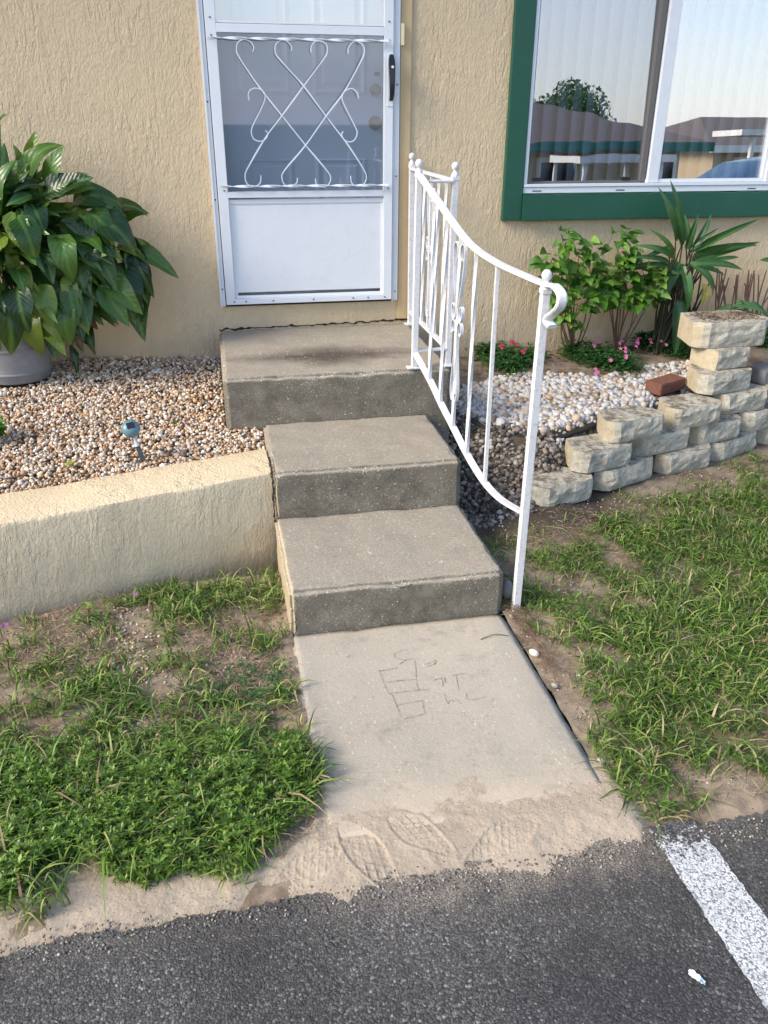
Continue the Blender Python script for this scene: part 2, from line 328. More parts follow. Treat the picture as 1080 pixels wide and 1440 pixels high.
def island(name, stops, rough=.6, bsc=300, bd=.0006, extra=None):
    n = N(name); col = n.ramp(n.geo.outputs['Random Per Island'], stops)
    col = n.mix(n.ramp(n.noise(130, 4, .7), [(.4, 0.), (.7, .35)]), col, tuple(.5*x for x in stops[len(stops)//2][1]))
    if extra: col = extra(n, col)
    return n.fin(col, rough, n.bump(n.noise(bsc, 3), bd, .6), spec=.3)
M_PEB1 = island('tan_pebbles', [(0., (.17, .10, .06)), (.16, (.38, .21, .11)), (.33, (.56, .37, .21)), (.5, (.64, .50, .35)), (.63, (.36, .26, .18)), (.8, (.70, .63, .54)), (.93, (.76, .72, .65)), (1., (.26, .23, .20))])
M_PEB2 = island('white_pebbles', [(0., (.16, .12, .09)), (.14, (.34, .24, .16)), (.26, (.48, .47, .45)), (.42, (.42, .43, .45)), (.54, (.55, .53, .50)), (.68, (.44, .31, .19)), (.84, (.56, .56, .56)), (1., (.26, .235, .21))])
M_PEB3 = island('dirty_pebbles', [(0., (.035, .028, .022)), (.3, (.09, .075, .06)), (.55, (.19, .175, .16)), (.8, (.28, .21, .15)), (1., (.42, .40, .38))])
def leafm(name, stops, rough=.4, trans=.25, veins=True, ysc=1, spec=.5):
    n = N(name)
    oi = n.t.nodes.new('ShaderNodeObjectInfo')
    src = oi.outputs['Random'] if veins else n.geo.outputs['Random Per Island']
    col = n.ramp(src, stops)
    if veins:
        o = n.sep(n.tc.outputs['Object']); ax = n.math('ABSOLUTE', o[0])
        rib = n.ramp(ax, [(.008, 1.), (.035, 0.)])
        stripe = n.math('SINE', n.math('MULTIPLY', n.math('SUBTRACT', n.math('MULTIPLY', o[1], 1.), n.math('MULTIPLY', ax, 1.3)), 75*ysc))
        light = tuple(min(1, x*1.7+.02) for x in stops[len(stops)//2][1])
        col = n.mix(n.math('MULTIPLY', rib, .5), col, light); col = n.mix(n.ramp(stripe, [(.2, 0.), (1., .09)]), col, light)
        col = n.mix(n.ramp(n.noise(3.5, 4, .6, n.tc.outputs['Object']), [(.55, 0.), (.8, .5)]), col, (.16, .20, .035))
        nb = n.bump(stripe, .0012, .3); nb = n.bump(n.noise(7, 3, .5, n.tc.outputs['Object']), .01, .25, nb)
    else: nb = n.bump(n.noise(200), .001, .3)
    m = n.fin(col, rough, nb, spec=spec)
    tl = n.t.nodes.new('ShaderNodeBsdfTranslucent'); n.val(tl.inputs[0], n.mix(.5, col, (.16, .28, .02)))
    ms = n.t.nodes.new('ShaderNodeMixShader'); ms.inputs[0].default_value = trans
    n.l(n.b.outputs[0], ms.inputs[1]); n.l(tl.outputs[0], ms.inputs[2]); n.l(ms.outputs[0], n.o.inputs[0]); return m
M_LILY = leafm('broad_leaf', [(0., (.008, .028, .008)), (.4, (.024, .080, .014)), (.68, (.060, .135, .020)), (.86, (.14, .21, .028)), (1., (.21, .27, .04))], .33)
M_SHRUB = leafm('heart_leaf', [(0., (.035, .11, .015)), (.5, (.08, .20, .025)), (1., (.18, .34, .045))], .38)
M_STRAP = leafm('strap_leaf', [(0., (.014, .055, .018)), (.6, (.028, .095, .024)), (1., (.06, .15, .035))], .36, ysc=.0)
M_YEL = leafm('yellowing_leaf', [(0., (.45, .38, .08)), (1., (.60, .48, .15))], .5)
M_MAROON = leafm('wilted_leaf', [(0., (.05, .03, .015)), (1., (.10, .05, .02))], .5)
M_GRASS = leafm('grass_blades', [(0., (.020, .048, .008)), (.25, (.055, .11, .015)), (.55, (.105, .195, .028)), (.76, (.18, .30, .045)), (.87, (.29, .35, .08)), (.93, (.48, .40, .22)), (1., (.28, .17, .10))], .6, .3, False)
M_WEED = leafm('weed_leaves', [(0., (.034, .085, .013)), (.5, (.11, .215, .028)), (.85, (.19, .31, .045)), (1., (.30, .42, .08))], .45, .3, False)
M_DGRASS = leafm('dark_groundcover', [(0., (.018, .07, .022)), (.5, (.035, .12, .035)), (1., (.075, .19, .04))], .5, .2, False)
M_STRAW = leafm('dry_straw', [(0., (.10, .06, .04)), (.5, (.28, .19, .12)), (1., (.50, .40, .27))], .7, .1, False)
M_STEMG = paint('green_stem', (.04, .10, .025), .5); M_STEMB = paint('brown_stem', (.12, .075, .045), .8, .001)
M_PINK = leafm('pink_petal', [(0., (.62, .07, .25)), (.6, (.78, .16, .40)), (1., (.85, .35, .55))], .6, .3, False)
M_REDF = leafm('crimson_petal', [(0., (.45, .015, .08)), (1., (.65, .04, .16))], .6, .3, False)
M_PURP = leafm('purple_petal', [(0., (.35, .07, .38)), (1., (.5, .15, .5))], .6, .3, False)
n = N('wall_block'); P = n.tc.outputs['Object']; oi = n.t.nodes.new('ShaderNodeObjectInfo')
nf = n.noise(28, 7, .72, n.geo.outputs['Position']); col = n.mix(n.ramp(nf, [(.35, 0.), (.65, 1.)]), (.33, .305, .245), (.56, .525, .435))
col = n.mix(n.ramp(oi.outputs['Random'], [(0., .0), (.6, .05), (1., .45)]), col, (.52, .47, .36))
col = n.mix(n.ramp(n.noise(11, 5, .7), [(.52, 0.), (.72, .7)]), col, (.16, .155, .12)); col = n.mix(n.ramp(n.noise(400, 2), [(.3, .5), (.5, 0.)]), col, (.12, .11, .09))
topf = n.math('GREATER_THAN', n.sep(n.geo.outputs['Normal'])[2], .8)
col = n.mix(n.math('MULTIPLY', topf, n.ramp(n.noise(24, 6, .75), [(.46, 0.), (.58, .85)])), col, (.13, .10, .075))
lit_left = n.math('LESS_THAN', n.sep(n.geo.outputs['Normal'])[0], -.75); col = n.mix(n.math('MULTIPLY', lit_left, .5), col, (.46, .36, .22))  # left faces tinted tan: warm light from the left put into the colour
nb = n.bump(n.noise(70, 6, .7), .006, .9); nb = n.bump(n.noise(350, 3), .0015, .6, nb)
M_BLOCK = n.fin(col, .95, nb, spec=.15)
n = N('red_brick'); M_BRICK = n.fin(n.mix(n.ramp(n.noise(35, 6, .7), [(.4, 0.), (.62, 1.)]), (.20, .075, .055), (.11, .07, .05)), .9, n.bump(n.noise(180, 5, .7), .002, .7), spec=.2)
n = N('grey_brick'); M_GBRICK = n.fin(n.mix(n.noise(40, 5, .7), (.16, .155, .15), (.26, .25, .25)), .9, n.bump(n.noise(180, 5, .7), .002, .7), spec=.2)
n = N('grey_pot'); M_POT = n.fin(n.mix(n.ramp(n.noise(14, 5, .65), [(.4, 0.), (.7, .6)]), (.20, .205, .22), (.30, .30, .30)), .55, n.bump(n.noise(150), .0006, .5))
M_SOLARB = paint('teal_plastic', (.10, .20, .235), .3, .0002); M_SOLARD = paint('dark_stake', (.025, .05, .06), .45)
n = N('solar_cell'); M_CELL = n.fin((.012, .010, .02), .15)
M_CLEAR = paint('clear_collar', (.45, .50, .52), .15)
n = N('roof_shingle'); M_SHING = n.fin(n.mix(n.noise(9, 6, .7), (.10, .082, .075), (.17, .14, .125)), .9)
M_TANW = paint('neighbour_wall', (.50, .40, .27), .8); M_FASC = paint('white_fascia', (.78, .77, .74), .5); M_GFASC = paint('green_fascia', (.02, .16, .13), .5)
n = N('car_blue'); M_CAR = n.fin((.06, .13, .22), .18, metal=.4); n = N('car_glass'); M_CGL = n.fin((.01, .012, .016), .05)
n = N('tyre_rubber'); M_TYRE = n.fin((.02, .02, .02), .8)
n = N('far_ground'); M_FAR = n.fin(n.mix(n.noise(2, 6, .7), (.05, .09, .025), (.16, .15, .08)), .95)
n = N('litter'); o_ = n.sep(n.tc.outputs['Object']); M_LIT = n.fin(n.ramp(n.math('ADD', n.math('MULTIPLY', o_[0], 16), n.math('MULTIPLY', n.noise(160, 3), .9)), [(.30, (.80, .80, .80)), (.55, (.75, .78, .80)), (.62, (.08, .22, .38)), (.8, (.5, .7, .75))]), .35)
M_LTAG = M_WHITE

# ================================================================== SETTING
ASP_Z = -.712
# far ground sheet
bm = bmesh.new(); bmesh.ops.create_grid(bm, x_segments=2, y_segments=2, size=150); obj('ground', bm, M_FAR, kind='structure', loc=(0, 0, -.80))
# asphalt slab with a ragged edge
xs = np.arange(-3, 4.0, .004); e = vfbm(xs, xs*0, 7, 3, 3)*.035+vfbm(xs, xs*0, 60, 3, 5)*.016
ye = -3.075+e+.03*sst(xs, .3, 1.1)+.01*np.sin(xs*3); ye = ye+.0*xs
bm = bmesh.new(); top = [bm.verts.new((x, y, ASP_Z)) for x, y in zip(xs, ye)]; bot = [bm.verts.new((x, y+.006, ASP_Z-.05)) for x, y in zip(xs, ye)]
fr = [bm.verts.new((x, -6.0, ASP_Z)) for x in xs]
for i in range(len(xs)-1):
    bm.faces.new((fr[i], fr[i+1], top[i+1], top[i])); bm.faces.new((top[i], top[i+1], bot[i+1], bot[i]))
def quad(bm, a, b, c, d): bm.faces.new([bm.verts.new(p) for p in (a, b, c, d)])
quad(bm, (-60, -13, ASP_Z), (60, -13, ASP_Z), (60, -6, ASP_Z), (-60, -6, ASP_Z)); quad(bm, (4-.004, -6, ASP_Z), (60, -6, ASP_Z), (60, -3.05, ASP_Z), (4-.004, -3.05, ASP_Z)); quad(bm, (-60, -6, ASP_Z), (-3, -6, ASP_Z), (-3, -3.08, ASP_Z), (-60, -3.08, ASP_Z))
obj('road', fixn(bm), M_ASPH, kind='structure')
# stripe
ys = np.arange(-6.2, -3.035, .006); el = vfbm(ys, ys*0, 110, 3, 8)*.005; er = vfbm(ys, ys*0, 110, 3, 9)*.005
bm = bmesh.new(); a_ = [bm.verts.new((.935+.012*(-3.05-y)*2+l_, y, ASP_Z+.0025)) for y, l_ in zip(ys, el)]; b_ = [bm.verts.new((1.065+.012*(-3.05-y)*2+l_, y, ASP_Z+.0025)) for y, l_ in zip(ys, er)]
for i in range(len(ys)-1): bm.faces.new((a_[i], b_[i], b_[i+1], a_[i+1]))
obj('road_marking', fixn(bm), M_PAINT, kind='structure', label='white painted parking line, worn through at its end by the grass')

# lawn soil left and right, planter beds: one height function each
def wf(x): return -1.34+(x-1.3)*.36       # foot of the block wall
def z_lawn(X, Y):
    z = -.722+.018*vfbm(X, Y, 4, 3, 21)+.008*vfbm(X, Y, 25, 2, 22)
    z = z-.014*sst(-Y, 2.85, 3.02)+.01*sst(-Y, 3.2, 3.0)
    left = X < .5
    z = np.where(left, z-.02*sst(Y, -1.9, -1.55), z)
    return z
def z_right(X, Y):
    W = sst(X, 1.36, 1.62)
    z = z_lawn(X, Y)+.05*sst(X, 1.1, 2.2)*sst(Y, -2.4, -1.3)
    bed = -.315-.10*np.clip(-Y/.85, 0, 1)-.02*sst(X, 2.0, 1.2)
    ye_ = (-.66-.30*sst(X, .95, 1.45))*(1-W)+(wf(X)+.34)*W
    wdt = .34*(1-W)+.16*W
    hole = .09*np.exp(-((X-1.02)/.12)**2-((Y+1.18)/.2)**2)
    t = sst((ye_-Y)/wdt, 0, 1); lip = -.03*np.exp(-((X-1.42)/.25)**2-((Y+1.0)/.05)**2)
    z0 = bed*(1-t)+(np.minimum(-.60, z+.06)*(1-W)+z*W)*t
    t2 = sst(-Y, 1.28, 1.5); z0 = (z0*(1-t2)+z*t2)*(1-W)+z0*W
    return z0-hole+lip+.006*vfbm(X, Y, 30, 2, 24)
def z_left(X, Y): return -.245-.125*np.clip(-Y/1.25, 0, 1.3)-.02*sst(X, -.4, -.0)+.008*vfbm(X, Y, 9, 3, 25)
def grid(x0, x1, y0, y1, s): return np.meshgrid(np.arange(x0, x1+s, s), np.arange(y0, y1+s, s))
X, Y = grid(-3, .133, -3.13, -1.55, .012); Z = z_lawn(X, Y); obj('lawn', heightfield('lawn', X, Y, Z), M_SOIL, kind='structure')
X, Y = grid(.896, 4.0, -3.13, .1, .012); Z = z_right(X, Y)
me = heightfield('garden_bed', X, Y, Z); obj('right_yard', me, M_SOIL, kind='structure')
X, Y = grid(-3, .15, -1.40, .1, .02); obj('planter_soil', heightfield('planter_soil', X, Y, z_left(X, Y)-.012), M_BEDSOIL, kind='structure')
X, Y = grid(.896, 2.9, -.95, -.004, .01); Zb = z_right(X, Y)+.004; Zb = np.where(Y < np.where(X < 1.5, -.66-.30*sst(X, .95, 1.45), wf(X)+.34)-.04, -.9, Zb)
obj('bed_soil', heightfield('bed_soil', X, Y, Zb), M_BEDSOIL, kind='structure')
# drifted sand over the end of the walk and along the road edge, with shoe prints
X, Y = grid(-1.4, 1.05, -3.17, -2.74, .0026)
edge_n = vfbm(X, Y, 10, 3, 31)*.055; fine_e = vfbm(X, Y, 55, 3, 32)*.010
rough_n = (rng.random(X.shape)-.5)*.0016
Zs = -.6993+.0034*vfbm(X, Y, 9, 3, 33)+.0016*vfbm(X, Y, 60, 3, 34)+rough_n
Zs = Zs-.005*sst(Y+edge_n*1.2, -2.98, -2.80)-.02*sst(Y, -2.80, -2.74)
Zs = Zs-.013*sst(X, .16, -.02)
sedge = -3.10+.03*sst(X, .5, 1.0)-.012*sst(X, .1, -.3)
Zs = Zs-.0135*sst(-(Y+edge_n), -sedge-.13, -sedge+.005)-.004*sst(-(Y+edge_n+fine_e), -sedge-.01, -sedge+.05)-.03*sst(-(Y+edge_n*.5), -sedge+.05, -sedge+.08)
Zs = Zs-.03*sst(X, .90, .99)
def footprint(cx, cy, ang, L_=.29, W_=.10, dep=.008, seed=0):
    global Zs
    c_, s_ = math.cos(ang), math.sin(ang); U = ((X-cx)*c_+(Y-cy)*s_)/(L_/2); V_ = (-(X-cx)*s_+(Y-cy)*c_)/(W_/2)
    wid = .78+.22*np.cos(2.6*(U-.35)); r_ = np.sqrt(U**2+(V_/wid)**2); m_ = sst(r_, 1.02, .90); rim = np.exp(-((r_-1.08)/.07)**2)
    u = U*L_/2; v = V_*W_/2; rr = np.sqrt((u-.05)**2+v**2)
    g1 = sst(np.abs(((rr/.020) % 1)-.5), .30, .42); g2 = sst(np.abs((((v+.35*u)/.022) % 1)-.5), .33, .44); g3 = sst(np.abs((((u-.9*v)/.024) % 1)-.5), .34, .44)
    q = vfbm(X, Y, 11, 2, 40+seed)*1.5+.55
    Zs = Zs+(-dep*m_+(.9*dep*np.maximum(g1*.7, np.maximum(g2, g3))*m_+.0015*rim)*np.clip(q*1.3, .3, 1))
for k, (u, v, an, L_, dp) in enumerate([(522, 1205, 2.0, .27, .0040), (425, 1222, .55, .24, .0022), (592, 1172, 2.3, .20, .0028), (705, 1180, .45, .24, .003)]):
    p = pt(u, v, 2, -.70); footprint(p.x, p.y, an, L_, .095, dp, k)
for (u, v, an, L_) in [(770, 1185, .5, .22), (640, 1160, -.4, .16), (350, 1255, .9, .2), (470, 1160, 1.2, .15)]:   # smears and scuffs
    p = pt(u, v, 2, -.70); U = (X-p.x)*math.cos(an)+(Y-p.y)*math.sin(an); V_ = -(X-p.x)*math.sin(an)+(Y-p.y)*math.cos(an)
    Zs = Zs-.0022*np.exp(-(V_/.022)**2)*sst(-np.abs(U), -L_/2, -L_/2+.05)+.0016*np.exp(-((V_-.035)/.010)**2)*sst(-np.abs(U), -L_/2, -L_/2+.06)
obj('drifted_sand', heightfield('drifted_sand', X, Y, Zs), M_SAND, kind='structure')
# ------------------------------------------------------------------ concrete walk and steps
def rough_box(x0, x1, y0, y1, z0, z1, s=.02, amp=.0016, bev=.008, seed=0, lip=.0, sharp=.38, seg=2):
    bm = bmesh.new(); box(bm, x0, x1, y0, y1, z0, z1)
    def cut(ax, a, b, st):
        k = max(1, int((b-a)/st))
        for i in range(1, k):
            co = [0, 0, 0]; co[ax] = a+(b-a)*i/k; no = [0, 0, 0]; no[ax] = 1
            bmesh.ops.bisect_plane(bm, geom=bm.verts[:]+bm.edges[:]+bm.faces[:], plane_co=co, plane_no=no)
    es = [e for e in bm.edges]; bmesh.ops.bevel(bm, geom=es, offset=bev, segments=seg, affect='EDGES')
    cut(0, x0, x1, s); cut(1, y0, y1, s); cut(2, z0, z1, s)
    for v in bm.verts:
        p = v.co.copy(); d = Vector((mn.noise(p*9+Vector((seed, 0, 0))), mn.noise(p*9+Vector((0, seed+5, 0))), mn.noise(p*9+Vector((0, 0, seed+9)))))*amp*1.6
        d += Vector((mn.noise(p*45+Vector((seed, 3, 0))), mn.noise(p*45+Vector((1, seed, 0))), mn.noise(p*45+Vector((0, 2, seed)))))*amp
        ed = sum((abs(p.x-q) < bev*1.1) for q in (x0, x1))+sum((abs(p.y-q) < bev*1.1) for q in (y0, y1))+(abs(p.z-z1) < bev*1.1)
        if ed >= 2 and p.z > z1-bev*2:
            k = max(0, mn.noise(p*16+Vector((seed*3., 0, 0)))-.1); d.z -= k*.012; d.y += k*.010 if abs(p.y-y0) < bev*1.2 else 0
        v.co = p+d
    return smooth(bm, True, sharp)
obj('walkway', rough_box(.137, .892, -2.94, -2.033, -.80, -.703, .025, .0012, .008, 3, sharp=3, seg=3), M_WALK, kind='structure')
st = empty('concrete_steps', (.5, -1.2, -.72), 'weathered grey concrete steps with shell flecks leading up to the white storm door', 'steps')
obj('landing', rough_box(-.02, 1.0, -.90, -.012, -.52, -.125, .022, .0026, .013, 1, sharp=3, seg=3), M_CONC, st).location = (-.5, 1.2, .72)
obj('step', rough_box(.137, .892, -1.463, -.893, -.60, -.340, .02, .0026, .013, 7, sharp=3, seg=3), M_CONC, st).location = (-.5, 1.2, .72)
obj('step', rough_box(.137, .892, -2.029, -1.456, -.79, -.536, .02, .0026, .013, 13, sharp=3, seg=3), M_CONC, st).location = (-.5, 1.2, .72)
# dark uneven seams: landing to wall, steps to planter wall
def crack(bm, pts, w_, wob=.004, n_=14, nrm=(0, 0, 1), seed=0):
    P = smooth_path(pts, n_); prof_n = Vector(nrm)
    prev = None
    for i, p in enumerate(P):
        t = (P[min(i+1, len(P)-1)]-P[max(i-1, 0)]).normalized(); s = t.cross(prof_n).normalized()
        q = p+s*wob*mn.noise((i*.37, seed, 0)); ww = w_*(.35+abs(mn.noise((i*.6, seed+4, 1)))*1.6)
        a = bm.verts.new(q-s*ww/2); b = bm.verts.new(q+s*ww/2)
        if prev: bm.faces.new((prev[0], prev[1], b, a))
        prev = (a, b)
bm = bmesh.new(); crack(bm, [(-.02, -.002, -.1215), (.25, -.003, -.119), (.5, -.003, -.116), (.75, -.003, -.112), (1.0, -.002, -.106)], .012, .012, 18, (0, -1, 0), 1); obj('seam_crack', bm, M_DARKGAP, st).location = (-.5, 1.2, .72)
bm = bmesh.new(); crack(bm, [(.1355, -1.30, -.338), (.1355, -1.40, -.342), (.1355, -1.462, -.37), (.1355, -1.47, -.55)], .012, .006, 14, (0, 0, 1), 3); obj('seam_crack', bm, M_DARKGAP, st).location = (-.5, 1.2, .72)
bm = bmesh.new(); crack(bm, [(.150, -1.4655, -.36), (.141, -1.4655, -.45), (.148, -1.4655, -.52), (.140, -1.4655, -.60)], .004, .01, 12, (0, -1, 0), 4); obj('seam_crack', bm, M_DARKGAP, st).location = (-.5, 1.2, .72)
bm = bmesh.new(); crack(bm, [(.150, -2.0325, -.60), (.158, -2.0325, -.66), (.150, -2.0325, -.71)], .004, .01, 14, (0, -1, 0), 5); obj('seam_crack', bm, M_DARKGAP, st).location = (-.5, 1.2, .72)
bm = bmesh.new(); crack(bm, [(.50, -2.0335, -.548), (.53, -2.0335, -.557), (.56, -2.0335, -.546)], .004, .006, 10, (0, -1, 0), 6); obj('seam_crack', bm, M_DARKGAP, st).location = (-.5, 1.2, .72)
# letters scratched into the wet concrete
def zc(X_, Y_): p = pt(400+X_/3, 860+Y_/3, 2, -.7010); return p
bm = bmesh.new()
for k, s_ in enumerate([[(398, 245), (415, 290), (437, 338), (450, 350)], [(402, 250), (440, 244), (478, 236)], [(430, 298), (490, 290), (555, 286)], [(550, 205), (555, 250), (558, 300), (568, 335)],
        [(440, 345), (520, 336), (602, 328)], [(455, 350), (472, 395), (492, 445)], [(472, 395), (530, 384), (580, 374)], [(582, 374), (592, 430)], [(500, 452), (545, 443), (592, 430)],
        [(520, 160), (490, 165), (462, 182), (480, 200), (505, 205), (485, 222)], [(505, 205), (545, 198)], [(596, 222), (620, 212), (638, 205), (634, 220)], [(600, 232), (640, 218)],
        [(628, 290), (664, 282), (668, 318)], [(676, 276), (680, 300)], [(674, 348), (682, 372), (690, 388)], [(690, 388), (700, 372), (715, 380)], [(720, 368), (745, 388)],
        [(704, 272), (748, 262), (780, 266), (796, 280)], [(724, 268), (730, 300), (738, 332)], [(768, 342), (774, 370), (812, 368), (850, 358)], [(262, 195), (278, 183)]]):
    crack(bm, [zc(*q) for q in s_], .0021, .002, 8, (0, 0, 1), 10+k)
obj('scratched_letters', bm, M_SCR, kind='structure')
# ------------------------------------------------------------------ low stuccoed planter wall
d_ = Vector((-.934, -.278, 0)).normalized(); nrm = Vector((d_.y, -d_.x, 0)); nrm = nrm if nrm.y > 0 else -nrm
bm = bmesh.new(); A = Vector((.137, -1.437, 0)); Bq = Vector((.127, -1.150, 0))
Lw = 2.6; k_ = 80
rows = []
for i in range(k_+1):
    f0 = A+d_*(Lw*i/k_); b0 = Bq+d_*(Lw*i/k_); x_ = i/k_
    wob = lambda s: .004*mn.noise((i*.35, s, 2.2))
    zt = -.350+.006*mn.noise((i*.18, 3., 1.))
    rows.append([bm.verts.new(p) for p in [(f0.x, f0.y+.004, -.85), (f0.x, f0.y+wob(1), -.6), (f0.x, f0.y+wob(2), zt-.014), (f0.x, f0.y+.006+wob(3), zt-.003), (f0.x, f0.y+.02, zt), ((f0.x+b0.x)/2, (f0.y+b0.y)/2, zt+.002), (b0.x, b0.y-.02, zt), (b0.x, b0.y+wob(4), zt-.015), (b0.x, b0.y, -.6)]])
for a_, b_ in zip(rows, rows[1:]):
    for j in range(8): bm.faces.new((a_[j], b_[j], b_[j+1], a_[j+1]))
bm.faces.new(rows[0]); bm.faces.new(rows[-1][::-1])
o = obj('planter_wall', smooth(fixn(bm)), M_PLANTER, label='low cream stuccoed retaining wall beside the steps holding back the tan pebbles', cat='retaining wall')
# ------------------------------------------------------------------ house
house = empty('house', (0, 0, -.8), 'cream stuccoed house front with white storm door and green trimmed window', 'house')
HL = (0, 0, .8)
def hp(name, bm, mat, parent=house, **k):
    o = obj(name, bm, mat, parent, **k)
    if parent is house: o.location = HL
    return o
DX0, DX1, DZ1 = 0.0, .93, 2.03
WX0, WX1, WZ0, WZ1 = 1.60, 3.03, .527, 1.80
bm = bmesh.new()
xs_ = [-6, DX0, DX1, WX0, WX1, 6]; zs_ = [-.85, 0, WZ0, WZ1, DZ1, 2.5]
def solid(i, j): return not ((i == 1 and 1 <= j <= 3) or (i == 3 and j == 2))
V = {}
def gv(i, j, k):
    if (i, j, k) not in V: V[(i, j, k)] = bm.verts.new((xs_[i], [0, .14][k], zs_[j]))
    return V[(i, j, k)]
for i in range(5):
    for j in range(5):
        if not solid(i, j): continue
        bm.faces.new((gv(i, j, 0), gv(i+1, j, 0), gv(i+1, j+1, 0), gv(i, j+1, 0))); bm.faces.new((gv(i, j, 1), gv(i, j+1, 1), gv(i+1, j+1, 1), gv(i+1, j, 1)))
        for (di, dj, a_, b_) in ((-1, 0, (i, j), (i, j+1)), (1, 0, (i+1, j), (i+1, j+1)), (0, -1, (i, j), (i+1, j)), (0, 1, (i, j+1), (i+1, j+1))):
            ii, jj = i+di, j+dj
            if not (0 <= ii < 5 and 0 <= jj < 5) or not solid(ii, jj): bm.faces.new((gv(*a_, 0), gv(*b_, 0), gv(*b_, 1), gv(*a_, 1)))
hp('wall', fixn(bm), M_STUCCO)
hp('roof', boxm(-6.2, 6.2, -.40, 6.5, 2.5, 2.62), M_SHING); hp('side_wall', boxm(-6, -5.86, .14, 6, -.85, 2.5), M_STUCCO); hp('side_wall', boxm(5.86, 6, .14, 6, -.85, 2.5), M_STUCCO); hp('back_wall', boxm(-6, 6, 6, 6.14, -.85, 2.5), M_STUCCO)  # roof is out of view, added so the house throws its shade
hp('inner_wall', boxm(1.0, 4.4, 2.2, 2.26, -.2, 2.45), M_ROOM)
hp('door_trim', boxm(.937, .992, -.012, .0, -.10, 2.1, .003), M_TRIM, label='ochre painted trim board right of the storm door')
# storm door : a sub-assembly
sdoor = bpy.data.objects.new('storm_door', None); C.collection.objects.link(sdoor); sdoor.parent = house; sdoor.location = HL; sdoor['label'] = 'white aluminium storm door with scroll grille'
def sp(name, bm, mat, **k): return obj(name, bm, mat, sdoor, **k)
bm = bmesh.new()
box(bm, .003, .026, -.026, .02, .004, 2.02, .002); box(bm, .906, .932, -.026, .02, .004, 2.02, .002); box(bm, .003, .932, -.030, .02, 2.0, 2.03, .002)
box(bm, .0, .010, -.034, -.027, .0, 2.02, .001); box(bm, .8995, .9045, -.034, -.027, .0, 2.02, .001)
sp('outer_frame', fixn(bm), M_WHITE)
bm = bmesh.new(); F0, F1 = -.040, -.010
box(bm, .030, .078, F0, F1, .012, 1.99, .002); box(bm, .852, .897, F0, F1, .012, 1.99, .002)
box(bm, .078, .852, F0, F1, .012, .040, .002); box(bm, .078, .852, F0, F1, .528, .556, .002); box(bm, .078, .852, F0, F1, 1.232, 1.268, .002); box(bm, .078, .852, F0, F1, 1.95, 1.99, .002)
box(bm, .078, .852, F0+.012, F1, .499, .520, .002)
box(bm, .078, .852, F0+.004, F1, 1.270, 1.278, .001)
sp('door_frame', fixn(bm), M_WHITE)
sp('kick_panel', boxm(.079, .851, -.026, -.020, .07, .500, .001), M_WHITE)
bm = bmesh.new()
for a_, b_ in (((.079, .041), (.851, .041)), ((.851, .041), (.851, .498)), ((.079, .041), (.079, .498))):
    pass
def bevel_frame(bm, x0, x1, z0, z1, w_, y0, y1):
    o4 = [(x0, z0), (x1, z0), (x1, z1), (x0, z1)]; i4 = [(x0+w_, z0+w_), (x1-w_, z0+w_), (x1-w_, z1-w_*.5), (x0+w_, z1-w_*.5)]
    for k in range(4):
        a, b = o4[k], o4[(k+1) % 4]; c, d = i4[(k+1) % 4], i4[k]; quad(bm, (a[0], y0, a[1]), (b[0], y0, b[1]), (c[0], y1, c[1]), (d[0], y1, d[1]))
bevel_frame(bm, .079, .851, .041, .499, .014, -.029, -.0262); sp('panel_moulding', fixn(bm), M_WHITE)
sp('sill_gap', boxm(.028, .9, -.012, -.004, -.002, .010), M_DARKGAP)
sp('upper_pane', boxm(.079, .851, -.021, -.018, 1.279, 1.949), M_GLTOP)
sp('screen_pane', boxm(.079, .851, -.021, -.018, .557, 1.231), M_SCREEN)
bm = bmesh.new()
for (x, z_) in [(.0145, z_) for z_ in (.09, .52, .95, 1.38, 1.8)]+[(.919, z_) for z_ in (.05, .62, 1.03, 1.45, 1.85)]:
    bmesh.ops.create_cone(bm, cap_ends=True, segments=8, radius1=.0042, radius2=.0035, depth=.003, matrix=Matrix.Translation((x, -.0275, z_))@Matrix.Rotation(R(90), 4, 'X'))
for (x, z_) in [(.054, 1.22), (.875, 1.215), (.054, 1.29), (.875, 1.29), (.06, .562), (.875, .566)]+[(x, .026) for x in (.07, .13, .27, .48, .69, .77, .86)]:
    bmesh.ops.create_cone(bm, cap_ends=True, segments=8, radius1=.0042, radius2=.0035, depth=.003, matrix=Matrix.Translation((x, -.0415, z_))@Matrix.Rotation(R(90), 4, 'X'))
sp('screws', bm, M_SCREW, kind='stuff')
